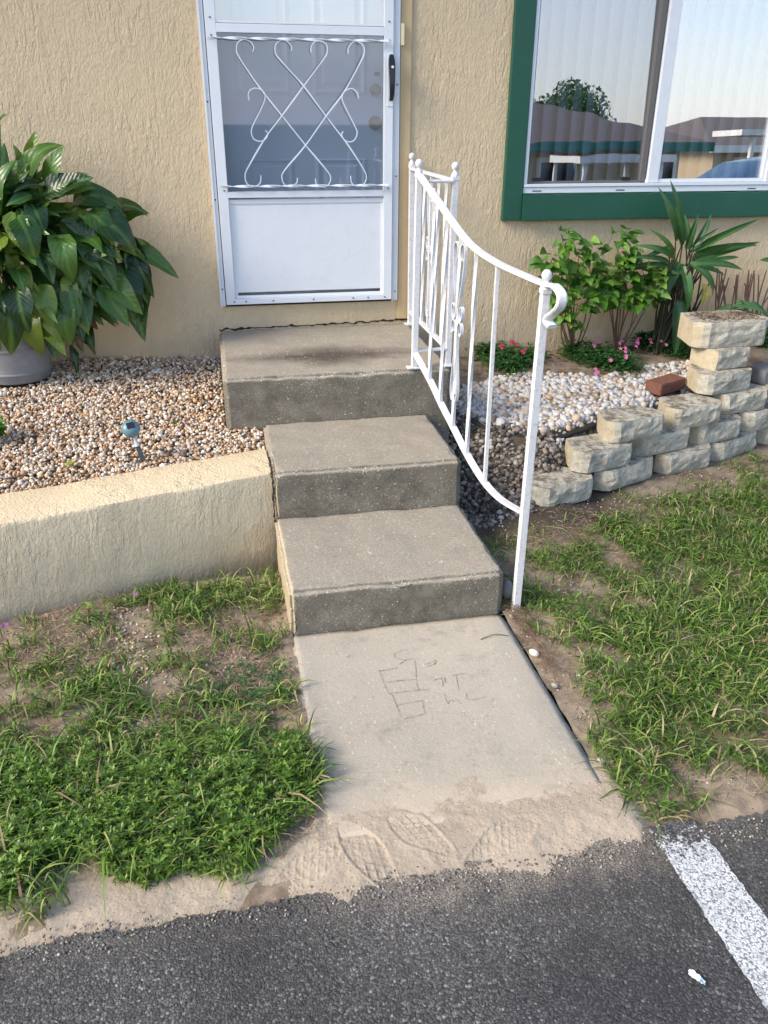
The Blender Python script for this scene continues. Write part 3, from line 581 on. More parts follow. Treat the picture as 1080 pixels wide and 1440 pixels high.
# grille
def zg(X_, Y_, d=-.052): return pt(270+X_/3.6, Y_/3.6, 1, d)
for (a_, b_) in (((80, 190), (1000, 208)), ((145, 945), (1000, 937))):
    bm = bmesh.new(); p, q = zg(*a_), zg(*b_); pts = [p.lerp(q, i/120) for i in range(121)]
    sweep(bm, pts, rect(.0125, .003), side=(0, 0, 1), twist=math.pi*7, cap=True); sp('grille_bar', fixn(bm), M_WHITE)
scr = [[(305, 262), (312, 240), (295, 212), (262, 200), (232, 215), (224, 250), (240, 292), (340, 440), (455, 585), (575, 735), (680, 860), (702, 900), (690, 935), (660, 946), (630, 932), (625, 905)],
 [(500, 258), (505, 240), (485, 212), (455, 203), (425, 222), (420, 255), (435, 290), (530, 395), (570, 442), (680, 590), (790, 735), (870, 860), (882, 905), (865, 935), (835, 943), (808, 925), (803, 890)],
 [(603, 265), (602, 238), (620, 212), (650, 208), (680, 225), (684, 262), (665, 300), (565, 435), (455, 585), (370, 700), (285, 845), (268, 890), (280, 930), (315, 945), (345, 925), (348, 888)],
 [(790, 272), (792, 242), (812, 215), (838, 211), (865, 228), (872, 262), (855, 310), (770, 465), (680, 585), (575, 735), (470, 860), (455, 900), (470, 935), (500, 943), (530, 925), (533, 900)],
 [(290, 508), (284, 480), (295, 455), (325, 446), (360, 462), (370, 495), (350, 550), (310, 630), (300, 670), (315, 705), (348, 715), (375, 700), (383, 675), (372, 660)],
 [(843, 498), (835, 468), (808, 448), (775, 460), (760, 490), (770, 530), (825, 640), (836, 675), (820, 710), (795, 718), (768, 705), (758, 680), (765, 665)]]
for k, s_ in enumerate(scr):
    bm = bmesh.new(); P = smooth_path([zg(x, y, -.050-.0012*k) for x, y in s_], 6); nP = len(P)
    sweep(bm, P, rect(.0050, .0042), side=(0, 1, 0), rad=(lambda t: 1+(.75*math.exp(-((t-.5)/.045)**2)+.6*math.exp(-((t-.63)/.03)**2)+.4*math.exp(-((t-.38)/.03)**2))) if k < 4 else None)
    sp('scroll', fixn(bm), M_WHITE)
# handle, strike, knobs
bm = bmesh.new(); box(bm, .872, .892, -.044, -.0405, .955, 1.155, .002); box(bm, .855, .8515, -.044, -.0405, 1, 1.01)
o = sp('handle_plate', boxm(.868, .896, -.0435, -.0405, .935, 1.16, .001), M_WHITE); bm.free()
bm = bmesh.new(); sweep(bm, smooth_path([(.884, -.048, 1.155), (.884, -.056, 1.135), (.883, -.072, 1.10), (.883, -.080, 1.04), (.883, -.074, .985), (.883, -.052, .962)], 4), rect(.024, .014), side=(1, 0, 0), rad=lambda t: (.5+1.0*math.sin(min(1, t*2.2)*math.pi/2))*(1.1-.65*t))
box(bm, .872, .895, -.062, -.0437, 1.085, 1.14, .005); sp('door_handle', smooth(fixn(bm)), M_BLACK)
bm = bmesh.new(); bmesh.ops.create_cone(bm, cap_ends=True, segments=12, radius1=.0065, radius2=.006, depth=.006, matrix=Matrix.Translation((.8845, -.082, 1.102))@Matrix.Rotation(R(90), 4, 'X')); sp('lock_button', bm, M_WHITE)
bm = boxm(.9345, .9500, -.032, -.013, 1.195, 1.285, .001); sp('strike_plate', bm, M_PBRASS)
# inner entry door, six panels
idoor = bpy.data.objects.new('entry_door', None); C.collection.objects.link(idoor); idoor.parent = house; idoor.location = HL; idoor['label'] = 'white panelled entry door behind the storm door'
obj('door_slab', boxm(.03, .90, .075, .115, .0, 2.03), M_DOORW, idoor)
for (x0, x1) in ((.15, .42), (.52, .79)):
    for (z0, z1) in ((.16, .70), (.98, 1.44), (1.56, 1.86)):
        bm = bmesh.new(); bevel_frame(bm, x0, x1, z0, z1, .018, .0745, .066); bevel_frame(bm, x0+.018, x1-.018, z0+.018, z1-.009, .014, .066, .0735)
        bevel_frame(bm, x0+.045, x1-.045, z0+.045, z1-.03, .016, .0742, .067)
        quad(bm, (x0+.061, .067, z0+.061), (x1-.061, .067, z0+.061), (x1-.061, .067, z1-.038), (x0+.061, .067, z1-.038))
        obj('door_panel', fixn(bm), M_DOORW, idoor)
for z_, r_, big in ((1.008, .026, 0), (.862, .028, 1)):
    prof = [(0, .055), (r_*.7, .052), (r_, .040), (r_*.95, .028), (.012, .018), (.012, .008), (r_*1.15, .006), (r_*1.2, 0)] if big else [(0, .03), (.012, .03), (.014, .02), (r_, .018), (r_*1.1, .004), (r_*1.1, 0)]
    bm = lathe(prof, 20); bmesh.ops.rotate(bm, verts=bm.verts, matrix=Matrix.Rotation(R(90), 3, 'X')); bmesh.ops.translate(bm, verts=bm.verts, vec=(.830, .0745, z_))
    obj('door_knob' if big else 'deadbolt', bm, M_BRASS, idoor)
obj('latch_tab', boxm(.825, .85, .066, .0735, 1.072, 1.087), M_SCREW, idoor)
bm = bmesh.new(); box(bm, .0, .02, .021, .12, .0, 2.03); box(bm, .91, .93, .021, .12, .0, 2.03); obj('door_jamb', bm, M_DOORW, idoor)
# ------------------------------------------------------------------ window
win = bpy.data.objects.new('window', None); C.collection.objects.link(win); win.parent = house; win.location = HL; win['label'] = 'white aluminium sliding window in dark green trim'
def wp_(name, bm, mat, **k): return obj(name, bm, mat, win, **k)
wp_('trim_board', boxm(1.492, 1.597, -.030, .002, .397, 1.95, .004), M_GREEN)
wp_('trim_board', boxm(3.034, 3.14, -.030, .002, .537, 1.95, .004), M_GREEN)
wp_('trim_board', boxm(1.598, 3.20, -.034, .002, 1.82, 1.95, .004), M_GREEN)
bm = rough_box(1.598, 3.20, -.052, .002, .397, .529, .05, .0012, .004, 4); wp_('window_sill', bm, M_GREEN)
bm = bmesh.new(); y0, y1 = -.022, .06
box(bm, WX0, WX1, y0, y1, WZ0+.004, .560, .002); box(bm, WX0+.0, WX1, y0-.006, y1, .562, .576, .001); box(bm, WX0, WX0+.018, y0, y1, .577, 1.80, .002); box(bm, 3.0, WX1, y0, y1, .577, 1.80, .002); box(bm, WX0, WX1, y0, y1, 1.782, 1.80, .002)
wp_('window_frame', fixn(bm), M_WHITE)
bm = bmesh.new(); box(bm, 2.30, 2.362, -.016, .05, .577, 1.78, .003); box(bm, 2.295, 3.0, -.010, .03, .577, .594, .002); box(bm, 2.982, 3.0, -.010, .05, .595, 1.78, .002); wp_('sash_frame', fixn(bm), M_WHITE)
bm = bmesh.new(); box(bm, 2.262, 2.292, .000, .05, .580, 1.78, .003); box(bm, 1.62, 2.262, .004, .03, .578, .588, .001); box(bm, 1.619, 1.630, .002, .05, .580, 1.78, .001); wp_('screen_frame', fixn(bm), paint('dark_bronze', (.12, .115, .11), .5))
for (x0, x1, y_, z0, m_) in ((1.6305, 2.2615, .014, .5885, M_GL1), (2.3625, 2.9815, .004, .5945, M_GL2)):
    bm = boxm(x0, x1, y_, y_+.004, z0, 1.779); bmesh.ops.rotate(bm, verts=bm.verts, cent=(0, y_, z0), matrix=Matrix.Rotation(-TILT, 3, 'X')); wp_('window_pane', bm, m_)
bm = bmesh.new()
for x in (1.65, 2.12, 2.90): box(bm, x, x+.05, -.0235, -.0215, .540, .545)
wp_('weep_slots', bm, M_SCREW, kind='stuff')
for x in (1.66, 2.16): wp_('sash_roller', boxm(x, x+.045, .0, .012, .589, .606), M_BLACK)
for k in range(19):
    x = 1.60+k*.078; bm = bmesh.new()
    for j in range(6):
        pass
    a_ = .55+.1*mn.noise((k*1.3, 0, 0)); pts = []
    rows_ = []
    for z_ in (.56, 1.79):
        rows_.append([bm.verts.new((x+.045*t_*math.cos(a_), .105+.045*t_*math.sin(a_)-.010*(1-t_*t_), z_)) for t_ in (-1, -.5, 0, .5, 1)])
    for j in range(4): bm.faces.new((rows_[0][j], rows_[0][j+1], rows_[1][j+1], rows_[1][j]))
    wp_('blind_slat', smooth(bm), M_BLIND)
# ------------------------------------------------------------------ what the window mirrors: the other side of the road
def neighbour(pxl, label, Y, fasc, ridge_dy=4.5):
    (e0, e1, r0_, r1_, wz) = pxl; a = refl(*e0, Y); b = refl(*e1, Y); c = refl(*r0_, Y-ridge_dy); d = refl(*r1_, Y-ridge_dy)
    x0, x1 = min(a.x, b.x), max(a.x, b.x); ze = (a.z+b.z)/2; zr = (c.z+d.z)/2; xr0, xr1 = min(c.x, d.x), max(c.x, d.x); g = -.8
    h = empty('neighbour_house', ((x0+x1)/2, Y, g), label, 'house'); o_ = Vector(((x0+x1)/2, Y, g))
    def P_(n_, bm, m): q = obj(n_, bm, m, h); q.location = -o_; return q
    bm = boxm(x0+.5, x1-.5, Y-ridge_dy*2+.6, Y-.6, g, ze-.05); P_('wall', bm, M_TANW)
    bm = bmesh.new(); y0_, y1_ = Y, Y-ridge_dy*2
    quad(bm, (x0, y0_, ze), (x1, y0_, ze), (xr1, Y-ridge_dy, zr), (xr0, Y-ridge_dy, zr)); quad(bm, (x1, y1_, ze), (x0, y1_, ze), (xr0, Y-ridge_dy, zr), (xr1, Y-ridge_dy, zr))
    bm.faces.new([bm.verts.new(p) for p in ((x0, y1_, ze), (x0, y0_, ze), (xr0, Y-ridge_dy, zr))]); bm.faces.new([bm.verts.new(p) for p in ((x1, y0_, ze), (x1, y1_, ze), (xr1, Y-ridge_dy, zr))])
    P_('roof', fixn(bm), M_SHING)
    P_('fascia', boxm(x0, x1, Y-.02, Y+.04, ze-.20, ze+.0), fasc); P_('soffit', boxm(x0, x1, Y-.62, Y-.025, ze-.08, ze-.04), M_FASC)
    for k in range(int((x1-x0)/2.6)):
        xx = x0+1.2+k*2.6; f_ = P_('window' if k % 3 else 'door', boxm(xx, xx+1.0, Y-.63, Y-.575, (ze-1.35 if k % 3 else g+.05), ze-.32), M_FASC)
        q = obj('pane', boxm(xx+.1, xx+.9, Y-.57, Y-.565, ze-1.25, ze-.42), M_CGL, f_)
    return h
neighbour(((700, 200), (1005, 200), (690, 140), (745, 143), 0), 'shingled house with green fascia across the road, mirrored in the left window pane', -15, M_GFASC, 4.0)
neighbour(((1000, 205), (1180, 203), (985, 165), (1140, 165), 0), 'house with long white gutter across the road, mirrored in the right window pane', -20, M_FASC, 4.5)
# white carport
a, b = refl(818, 215, -12.5), refl(952, 220, -12.5); x0, x1 = a.x, b.x; zc_ = (a.z+b.z)/2
cp = empty('carport', ((x0+x1)/2, -12.5, -.8), 'flat white carport roof on thin posts across the road', 'carport'); off = -Vector(cp.location)
obj('roof_slab', boxm(x0, x1, -14.2, -12.5, zc_-.14, zc_), M_FASC, cp).location = off
for x in (x0+.12, x1-.3):
    for y in (-12.6, -14.1): obj('post', boxm(x, x+.08, y-.08, y, -.8, zc_-.142), M_FASC, cp).location = off
a = refl(1045, 182, -14); cp2 = empty('awning', (a.x+1, -14, -.8), 'small white awning on a bracket post across the road', 'awning'); off = -Vector(cp2.location)
obj('roof_slab', boxm(a.x, a.x+3.2, -15.2, -14, a.z-.12, a.z), M_FASC, cp2).location = off; obj('post', boxm(a.x+.35, a.x+.43, -14.2, -14.1, -.8, a.z-.122), M_FASC, cp2).location = off; obj('post', boxm(a.x+2.9, a.x+2.98, -14.2, -14.1, -.8, a.z-.122), M_FASC, cp2).location = off
# car
a, b = refl(915, 252, -7.8), refl(1120, 215, -7.8)
car = empty('parked_car', (a.x+2.1, -7.8, ASP_Z), 'blue car parked on the road, mirrored low in the right pane', 'car')
prof = [(-2.15, .35), (-2.2, .6), (-2.1, .78), (-1.25, .92), (-.55, 1.36), (.1, 1.45), (.9, 1.42), (1.55, 1.05), (2.1, .98), (2.2, .7), (2.15, .35)]
bm = bmesh.new(); cols = []
for y, s_ in ((-.88, .94), (-.8, 1), (.0, 1.015), (.8, 1), (.88, .94)):
    cols.append([bm.verts.new((x*(.99 if abs(y) > .85 else 1), y*(1 if z_ < .95 else .82), z_*(s_ if z_ > .95 else 1))) for x, z_ in prof])
for a_, b_ in zip(cols, cols[1:]):
    for j in range(len(prof)-1): bm.faces.new((a_[j], b_[j], b_[j+1], a_[j+1]))
    bm.faces.new((a_[-1], b_[-1], b_[0], a_[0]))
bm.faces.new(cols[0]); bm.faces.new(cols[-1][::-1]); obj('body', smooth(fixn(bm)), M_CAR, car)
for s_ in (-1, 1):
    bm = bmesh.new(); yy_ = s_*.79; bm.faces.new([bm.verts.new(p) for p in ((-1.1, s_*.865, .97), (-.5, s_*.735, 1.3), (.85, s_*.735, 1.34), (1.35, s_*.865, 1.0))]); obj('side_window', bm, M_CGL, car)
    for x in (-1.35, 1.35):
        bm = bmesh.new(); bmesh.ops.create_cone(bm, cap_ends=True, segments=24, radius1=.33, radius2=.33, depth=.2, matrix=Matrix.Translation((x, s_*.80, .33))@Matrix.Rotation(R(90), 4, 'X')); wh = obj('wheel', bm, M_TYRE, car)
        bm = bmesh.new(); bmesh.ops.create_cone(bm, cap_ends=True, segments=20, radius1=.2, radius2=.19, depth=.02, matrix=Matrix.Translation((x, s_*.91, .33))@Matrix.Rotation(R(90), 4, 'X')); obj('rim', bm, M_FASC, wh)
# tree behind the first neighbour
a = refl(752, 140, -27); tr = empty('tree', (a.x, -27, -.8), 'dark bushy tree rising behind the shingled house across the road', 'tree'); hgt = refl(780, 108, -27).z+.8
bm = bmesh.new(); sweep(bm, [(0, 0, 0), (.1, 0, hgt*.4), (0, .1, hgt*.75)], circ(.28), rad=lambda t: 1-.6*t); obj('trunk', bm, M_STEMB, tr)
K = 20000; u = rng.normal(size=(K, 3)); u /= np.linalg.norm(u, axis=1)[:, None]; rr = rng.random(K)**.4; cc = rng.normal(size=(26, 3))*np.array([1.5, 1.2, .7]); cc[:, 2] = np.clip(cc[:, 2], -1.6, 1.0)
ctr = np.array([0, 0, hgt-1.9])+cc[rng.integers(0, 26, K)]+u*rr[:, None]*.85
def leafcards(ctr, size, name):
    K = len(ctr); a = rng.normal(size=(K, 3)); a /= np.linalg.norm(a, axis=1)[:, None]; b = np.cross(a, rng.normal(size=(K, 3))); b /= np.linalg.norm(b, axis=1)[:, None]
    s = (size*(.6+.8*rng.random(K)))[:, None]; V = np.stack([ctr-a*s, ctr+b*s*.45, ctr+a*s, ctr-b*s*.45], 1).reshape(-1, 3); return npmesh(name, V, np.arange(4*K).reshape(-1, 4))
obj('crown', leafcards(ctr, .085, 'crown'), M_DGRASS, tr)
# ------------------------------------------------------------------ iron railing
P2b, P4b = Vector((.824, -.887, -.125)), Vector((.947, -2.02, -.755))
rail = empty('railing', (.9, -1.2, -.72), 'white painted wrought iron handrail with scrollwork down the right side of the steps', 'railing'); RO = -Vector(rail.location)
def rp(name, bm, parent=rail, **k):
    o = obj(name, bm, M_IRON, parent, **k)
    if parent is rail: o.location = RO
    return o
FIN = [(0, .058), (.008, .0565), (.0145, .048), (.016, .040), (.0135, .031), (.008, .025), (.0085, .021), (.015, .013), (.0165, .006), (.016, 0)]
def post(bx, by, z0, tx, ty, z1, plate=True, half=.0128, pw=(.03, .028)):
    bm = bmesh.new(); sweep(bm, [(bx, by, z0), (bx*.5+tx*.5, by*.5+ty*.5, (z0+z1)/2), (tx, ty, z1)], rect(2*half, 2*half), side=(1, 0, 0)); bmesh.ops.bevel(bm, geom=bm.edges[:], offset=.0015, segments=1, affect='EDGES')
    o = rp('post', fixn(bm)); obj('finial', lathe(FIN, 16, (tx, ty, z1)), M_IRON, o)
    bm = boxm(tx-half-.0025, tx+half+.0025, ty-half-.0025, ty+half+.0025, z1-.012, z1+.003, .002); obj('post_cap', bm, M_IRON, o)
    if plate: obj('base_plate', boxm(bx-pw[0], bx+pw[0], by-pw[1], by+pw[1], z0, z0+.006, .001), M_IRON, o)
    return o
post(1.000, -.045, -.125, .995, -.042, .672); post(.985, -.872, -.123, .985, -.872, .670, pw=(.022, .028)); post(.826, -.887, -.123, .828, -.887, .682, pw=(.034, .022))
p4 = post(P4b.x, P4b.y, P4b.z, .949, -2.032, .432, False)
bm = boxm(.965, 1.02, -2.035, -2.022, -.735, -.725, .001); bmesh.ops.rotate(bm, verts=bm.verts, cent=(.965, -2.03, -.73), matrix=Matrix.Rotation(R(-12), 3, 'Y')); obj('anchor_tab', bm, M_IRON, p4)
HR = [(-.016, -.003), (-.012, -.006), (.012, -.006), (.016, -.003), (.016, .003), (.011, .0065), (-.011, .0065), (-.016, .003)]
def rail_sweep(pts, prof, name, n_=8):
    bm = bmesh.new(); P = smooth_path(pts, n_) if n_ else [Vector(p) for p in pts]; sweep(bm, P, prof, side=None if 0 else (1, 0, 0)); rp(name, fixn(bm))
topB = [(.828, -.895, .682), (.853, -1.152, .590), (.877, -1.376, .508), (.892, -1.52, .474), (.912, -1.69, .455), (.929, -1.851, .449), (.949, -2.032, .446), (.956, -2.088, .450), (.961, -2.128, .432), (.960, -2.128, .402), (.956, -2.098, .376), (.953, -2.066, .356), (.953, -2.062, .342), (.957, -2.09, .332)]
rail_sweep(topB, HR, 'top_rail')
botB = [(.826, -.892, -.052), (.847, -1.097, -.122), (.861, -1.227, -.180), (.876, -1.367, -.234), (.891, -1.499, -.288), (.903, -1.60, -.322), (.915, -1.72, -.345), (.928, -1.85, -.345), (.944, -2.01, -.318)]
FB = rect(.026, .009); rail_sweep(botB, FB, 'bottom_rail')
rail_sweep([(.995, -.045, .655), (.985, -.872, .655)], HR, 'top_rail', 0); rail_sweep([(1.0, -.045, -.055), (.985, -.872, -.050)], FB, 'bottom_rail', 0)
bm = bmesh.new(); sweep(bm, [(.838, -.886, .655), (.975, -.873, .655)], HR, side=(0, 1, 0)); rp('top_rail', fixn(bm)); bm = bmesh.new(); sweep(bm, [(.838, -.886, -.045), (.975, -.873, -.045)], FB, side=(0, 1, 0)); rp('bottom_rail', fixn(bm))
TB = smooth_path(topB[:7], 20); BB = smooth_path(botB, 20)
def zat(path, y): q = min(path, key=lambda p: abs(p.y-y)); return q
for k, y in enumerate((-1.085, -1.222, -1.366, -1.515, -1.692)):
    t, b = zat(TB, y), zat(BB, y); bm = bmesh.new(); n_ = 60
    sweep(bm, [b.lerp(t, i/n_) for i in range(n_+1)], rect(.0125, .0125), side=(1, 0, 0), twist=0 if k in (4,) else math.pi*1.5); rp('baluster', fixn(bm))
UP_ = [(.020, .415), (.012, .435), (.016, .465), (.034, .478), (.050, .462), (.052, .425), (.040, .345), (.020, .275), (.011, .235), (.014, .210), (.030, .196), (.047, .208), (.051, .235), (.040, .252), (.029, .240)]
LO_ = [(.028, .150), (.040, .140), (.050, .156), (.046, .180), (.030, .192), (.014, .178), (.009, .140), (.013, .060), (.027, -.020), (.033, -.075), (.026, -.115), (.012, -.124), (.007, -.108), (.012, -.092)]
def lyre(cx, cy, dx, dy, dz, sc=1):
    for part_ in (UP_, LO_):
        for s_ in (-1, 1):
            bm = bmesh.new(); P = smooth_path([(cx+s_*a_*dx*sc, cy+s_*a_*dy*sc, z_*sc+dz) for a_, z_ in part_], 5)
            sweep(bm, P, rect(.0125, .0032), side=(dy, -dx, 0)); rp('scroll', fixn(bm))
lyre(.876, -1.366, .109, -.994, 0); 
for k in range(1, 6):
    t_ = k/6; y = -.045+(-.872+.045)*t_; x = 1.0-.015*t_; bm = bmesh.new(); sweep(bm, [(x, y, -.05+.70*i/60) for i in range(61)], rect(.0125, .0125), side=(1, 0, 0), twist=math.pi*1.5 if k != 3 else 0); rp('baluster', fixn(bm))
lyre(.9925, -.4585, .02, -1, .13, .98)
# ------------------------------------------------------------------ stacked block wall
def block_mesh(w_, d_, h_, seed, taper=.22, chop=.25):
    bm = bmesh.new(); nx_, nz_ = 14, 6
    front = []
    for j in range(nz_+1):
        row = []
        for i in range(nx_+1):
            t = i/nx_; x = (t-.5)*w_; edge_ = max(0, abs(t-.5)*2-(1-chop))/chop; y = edge_**1.5*.055
            z_ = h_*j/nz_; e_ = min(1, 2.6*min(t, 1-t)*3)*min(1, 3*min(j/nz_, 1-j/nz_)+.35)
            dsp = mn.noise((x*14+seed*3.1, z_*16, seed*1.7))*.013+mn.noise((x*38, z_*42+seed, 3.3))*.008
            row.append(bm.verts.new((x+mn.noise((x*30, z_*30, seed+.5))*.003, y-(.010*e_+dsp*e_), z_ if 0 < j < nz_ else z_+(mn.noise((x*25, j, seed))*.003 if j else 0))))
        front.append(row)
    for j in range(nz_):
        for i in range(nx_): bm.faces.new((front[j][i], front[j][i+1], front[j+1][i+1], front[j+1][i]))
    bw = w_*(1-taper*2)/2; back = [[bm.verts.new((sx*bw, d_, z_)) for sx in (-1, 1)] for z_ in (0, h_)]
    bm.faces.new([front[nz_][i] for i in range(nx_+1)]+[back[1][1], back[1][0]]); bm.faces.new(([front[0][i] for i in range(nx_+1)]+[back[0][1], back[0][0]])[::-1])
    bm.faces.new([front[j][0] for j in range(nz_, -1, -1)]+[back[0][0], back[1][0]]); bm.faces.new([front[j][nx_] for j in range(nz_+1)]+[back[1][1], back[0][1]]); bm.faces.new((back[0][0], back[0][1], back[1][1], back[1][0]))
    bmesh.ops.triangulate(bm, faces=[f for f in bm.faces if len(f.verts) > 4]); return fixn(bm)
bw_ = empty('block_wall', (1.9, -1.1, -.7), 'low dry stacked wall of pale split face garden blocks right of the railing', 'retaining wall'); BO = Vector(bw_.location)
def place_block(parent, off, p, q, z_, w_=None, h_=.098, d_=.20, seed=0, taper=.2, extra=0):
    p = Vector(p); q = Vector(q); c_ = (p+q)/2; ang = math.atan2(q.y-p.y, q.x-p.x)+extra; w_ = w_ or (q-p).length
    o = obj('block', block_mesh(w_, d_, h_, seed, taper), M_BLOCK, parent); o.location = Vector((c_.x, c_.y, z_))-off; o.rotation_euler = (R(random.uniform(-1.2, 1.2)), R(random.uniform(-1.5, 1.5)), ang); return o
rows_ = [(-.665, [((1.29, -1.345), (1.605, -1.245)), ((1.645, -1.215), (1.99, -1.07)), ((2.02, -1.07), (2.33, -1.01)), ((2.36, -.98), (2.70, -.83)), ((2.73, -.82), (3.03, -.70)), ((3.06, -.69), (3.36, -.58))]),
         (-.562, [((1.515, -1.22), (1.84, -1.13)), ((1.885, -1.075), (2.215, -.98)), ((2.235, -.975), (2.54, -.905)), ((2.58, -.86), (2.90, -.76)), ((2.92, -.75), (3.22, -.64))]),
         (-.459, [((1.70, -1.13), (2.02, -1.055)), ((2.07, -1.0), (2.385, -.955)), ((2.42, -.845), (2.74, -.80)), ((2.77, -.76), (3.07, -.68)), ((3.09, -.66), (3.39, -.55))]),
         (-.356, [((2.315, -.85), (2.66, -.755))])]
for r_, (z_, L_) in enumerate(rows_):
    for k, (p, q) in enumerate(L_): place_block(bw_, BO, p, q, z_, seed=r_*7+k*1.3, d_=.19, extra=random.uniform(-.03, .03), h_=.100)
pil = empty('block_stack', (2.5, -.62, -.255), 'stack of two odd blocks on the wall, the wide one on top covered with soil', 'garden blocks'); PO = Vector(pil.location)
o = obj('block', block_mesh(.245, .17, .100, 40, .03, .02), M_BLOCK, pil); o.location = Vector((2.515, -.735, -.254))-PO; o.rotation_euler.z = .22
o = obj('block', block_mesh(.43, .26, .125, 51, .12, .3), M_BLOCK, pil); o.location = Vector((2.535, -.70, -.152))-PO; o.rotation_euler.z = .04
K = 700; xy = rng.normal(size=(K, 2))*np.array([.09, .05])+np.array([2.55, -.55]); zz = -.027+.006*rng.random(K)
ICO = None
def ico(sub=1):
    bm = bmesh.new(); bmesh.ops.create_icosphere(bm, subdivisions=sub, radius=1); V = np.array([v.co[:] for v in bm.verts]); F = np.array([[v.index for v in f.verts] for f in bm.faces]); bm.free(); return V, F
def pebbles(name, P_, size, mat, flat=(.55, .85), sub=1, smooth_=True, **k):
    V0, F0 = ico(sub); K = len(P_); nv = len(V0)
    q = rng.normal(size=(K, 4)); q[:, 1:3] *= .35; q /= np.linalg.norm(q, axis=1)[:, None]; w_, x, y, z = q.T
    Rm = np.stack([1-2*(y*y+z*z), 2*(x*y-z*w_), 2*(x*z+y*w_), 2*(x*y+z*w_), 1-2*(x*x+z*z), 2*(y*z-x*w_), 2*(x*z-y*w_), 2*(y*z+x*w_), 1-2*(x*x+y*y)], -1).reshape(K, 3, 3)
    sc = np.stack([.75+.6*rng.random(K), .65+.4*rng.random(K), flat[0]+(flat[1]-flat[0])*rng.random(K)], -1)*size[:, None]/2
    # one lumpy variation per pebble
    ph = rng.random((K, 1, 3))*6; VV = V0[None]*(1+.16*np.sin(V0[None]*2.7+ph).sum(-1, keepdims=True)*.5+.10*np.sin(V0[None][:, :, ::-1]*4.3+ph*1.7).sum(-1, keepdims=True)*.5)
    V = np.einsum('kij,knj->kni', Rm, VV*sc[:, None, :])+P_[:, None, :]
    F = F0[None]+np.arange(K)[:, None, None]*nv
    return obj(name, npmesh(name, V.reshape(-1, 3), F.reshape(-1, 3), smooth_), mat, **k)
soilP = np.stack([xy[:, 0], xy[:, 1], zz], -1); soilP = soilP[(soilP[:, 0] > 2.38) & (soilP[:, 0] < 2.70) & (soilP[:, 1] < -.46) & (soilP[:, 1] > -.67)]
pebbles('loose_soil', soilP, .006+.012*rng.random(len(soilP)), M_BEDSOIL, parent=pil, kind='stuff').location = -PO
# two bricks
def brickobj(name, loc, rz, mat, label, dims=(.20, .10, .06)):
    bm = rough_box(-dims[0]/2, dims[0]/2, -dims[1]/2, dims[1]/2, 0, dims[2], .025, .0016, .004, 5)
    o = obj(name, bm, mat, label=label, cat='brick', loc=loc); o.rotation_euler = (R(2), R(-2), rz); return o
brickobj('brick', (2.215, -.655, -.375), .42, M_BRICK, 'weathered red brick lying on the white pebbles left of the block stack')
brickobj('brick', (2.83, -.62, -.362), .3, M_GBRICK, 'grey brick lying on the block wall at the right edge', (.22, .12, .075))
# ------------------------------------------------------------------ gravel
def inpoly(x, y, poly):
    c = np.zeros(len(x), bool); j = len(poly)-1
    for i in range(len(poly)):
        xi, yi = poly[i]; xj, yj = poly[j]; m = ((yi > y) != (yj > y)) & (x < (xj-xi)*(y-yi)/(yj-yi+1e-12)+xi); c ^= m; j = i
    return c
x = rng.uniform(-1.75, .132, 26000); y = rng.uniform(-1.75, -.0, 26000)
wall_back = -1.150+(x-.127)*(.278/.934); k = (y > wall_back+.008) & ((x < -.025) | (y < -.905)) & (np.hypot(x+1.0, y+.2) > .155); x, y = x[k], y[k]
z = z_left(x, y)+rng.uniform(-.008, .006, len(x))+.01*vfbm(x, y, 6, 2, 50); pebbles('tan_gravel', np.stack([x, y, z], -1), rng.choice([.012, .0155, .019, .024], len(x), p=[.25, .4, .25, .10])*(.85+.3*rng.random(len(x))), M_PEB1, kind='stuff')
def edge_y(x): return np.where(x < 1.5, -.66-.30*sst(x, .95, 1.45), wf(x)+.22)
x = rng.uniform(1.0, 2.9, 9500); y = rng.uniform(-1.1, -.18, 9500); k = (y > edge_y(x)+.0) & (y < -.36-.06*np.sin(x*7)+.12*(x < 1.15)) & ~((np.abs(x-2.215) < .09) & (np.abs(y+.655) < .05)) & ((x > 1.01)); x, y = x[k], y[k]
z = z_right(x, y)+rng.uniform(-.006, .010, len(x)); pebbles('white_gravel', np.stack([x, y, z], -1), rng.choice([.022, .031, .040, .050], len(x), p=[.25, .38, .26, .11])*(.85+.3*rng.random(len(x))), M_PEB2, sub=1, kind='stuff')
x = rng.uniform(.90, 1.72, 5200); y = rng.uniform(-1.38, -.55, 5200); k = (y < edge_y(x)+.05) & (y > -1.36) & (y > wf(x)-.1+.25*(x > 1.28)) & (vfbm(x, y, 9, 2, 60) > -.35); x, y = x[k], y[k]
z = z_right(x, y)+rng.uniform(-.004, .012, len(x)); pebbles('dirty_gravel', np.stack([x, y, z], -1), rng.choice([.016, .023, .032], len(x))*(.8+.4*rng.random(len(x))), M_PEB3, kind='stuff')
xs_l = [(700, 572), (726, 590), (760, 596), (800, 584), (845, 556)]
bm = bmesh.new(); P = smooth_path([(1.12, -.80, -.405), (1.22, -.90, -.435), (1.36, -.965, -.452), (1.5, -.985, -.455), (1.64, -.955, -.44), (1.72, -.92, -.43)], 8); prev = None
for p in P:
    zz_ = p.z+.004*mn.noise(p*20); r_ = [bm.verts.new((p.x, p.y+.04, zz_-.004)), bm.verts.new((p.x, p.y, zz_-.002)), bm.verts.new((p.x, p.y-.008, zz_-.008)), bm.verts.new((p.x, p.y-.006, zz_-.02))]
    if prev:
        for j in range(3): bm.faces.new((prev[j], r_[j], r_[j+1], prev[j+1]))
    prev = r_
obj('fabric_edge', smooth(bm), M_FABRIC, label='black landscape fabric edge folded under the white pebbles', cat='ground fabric')
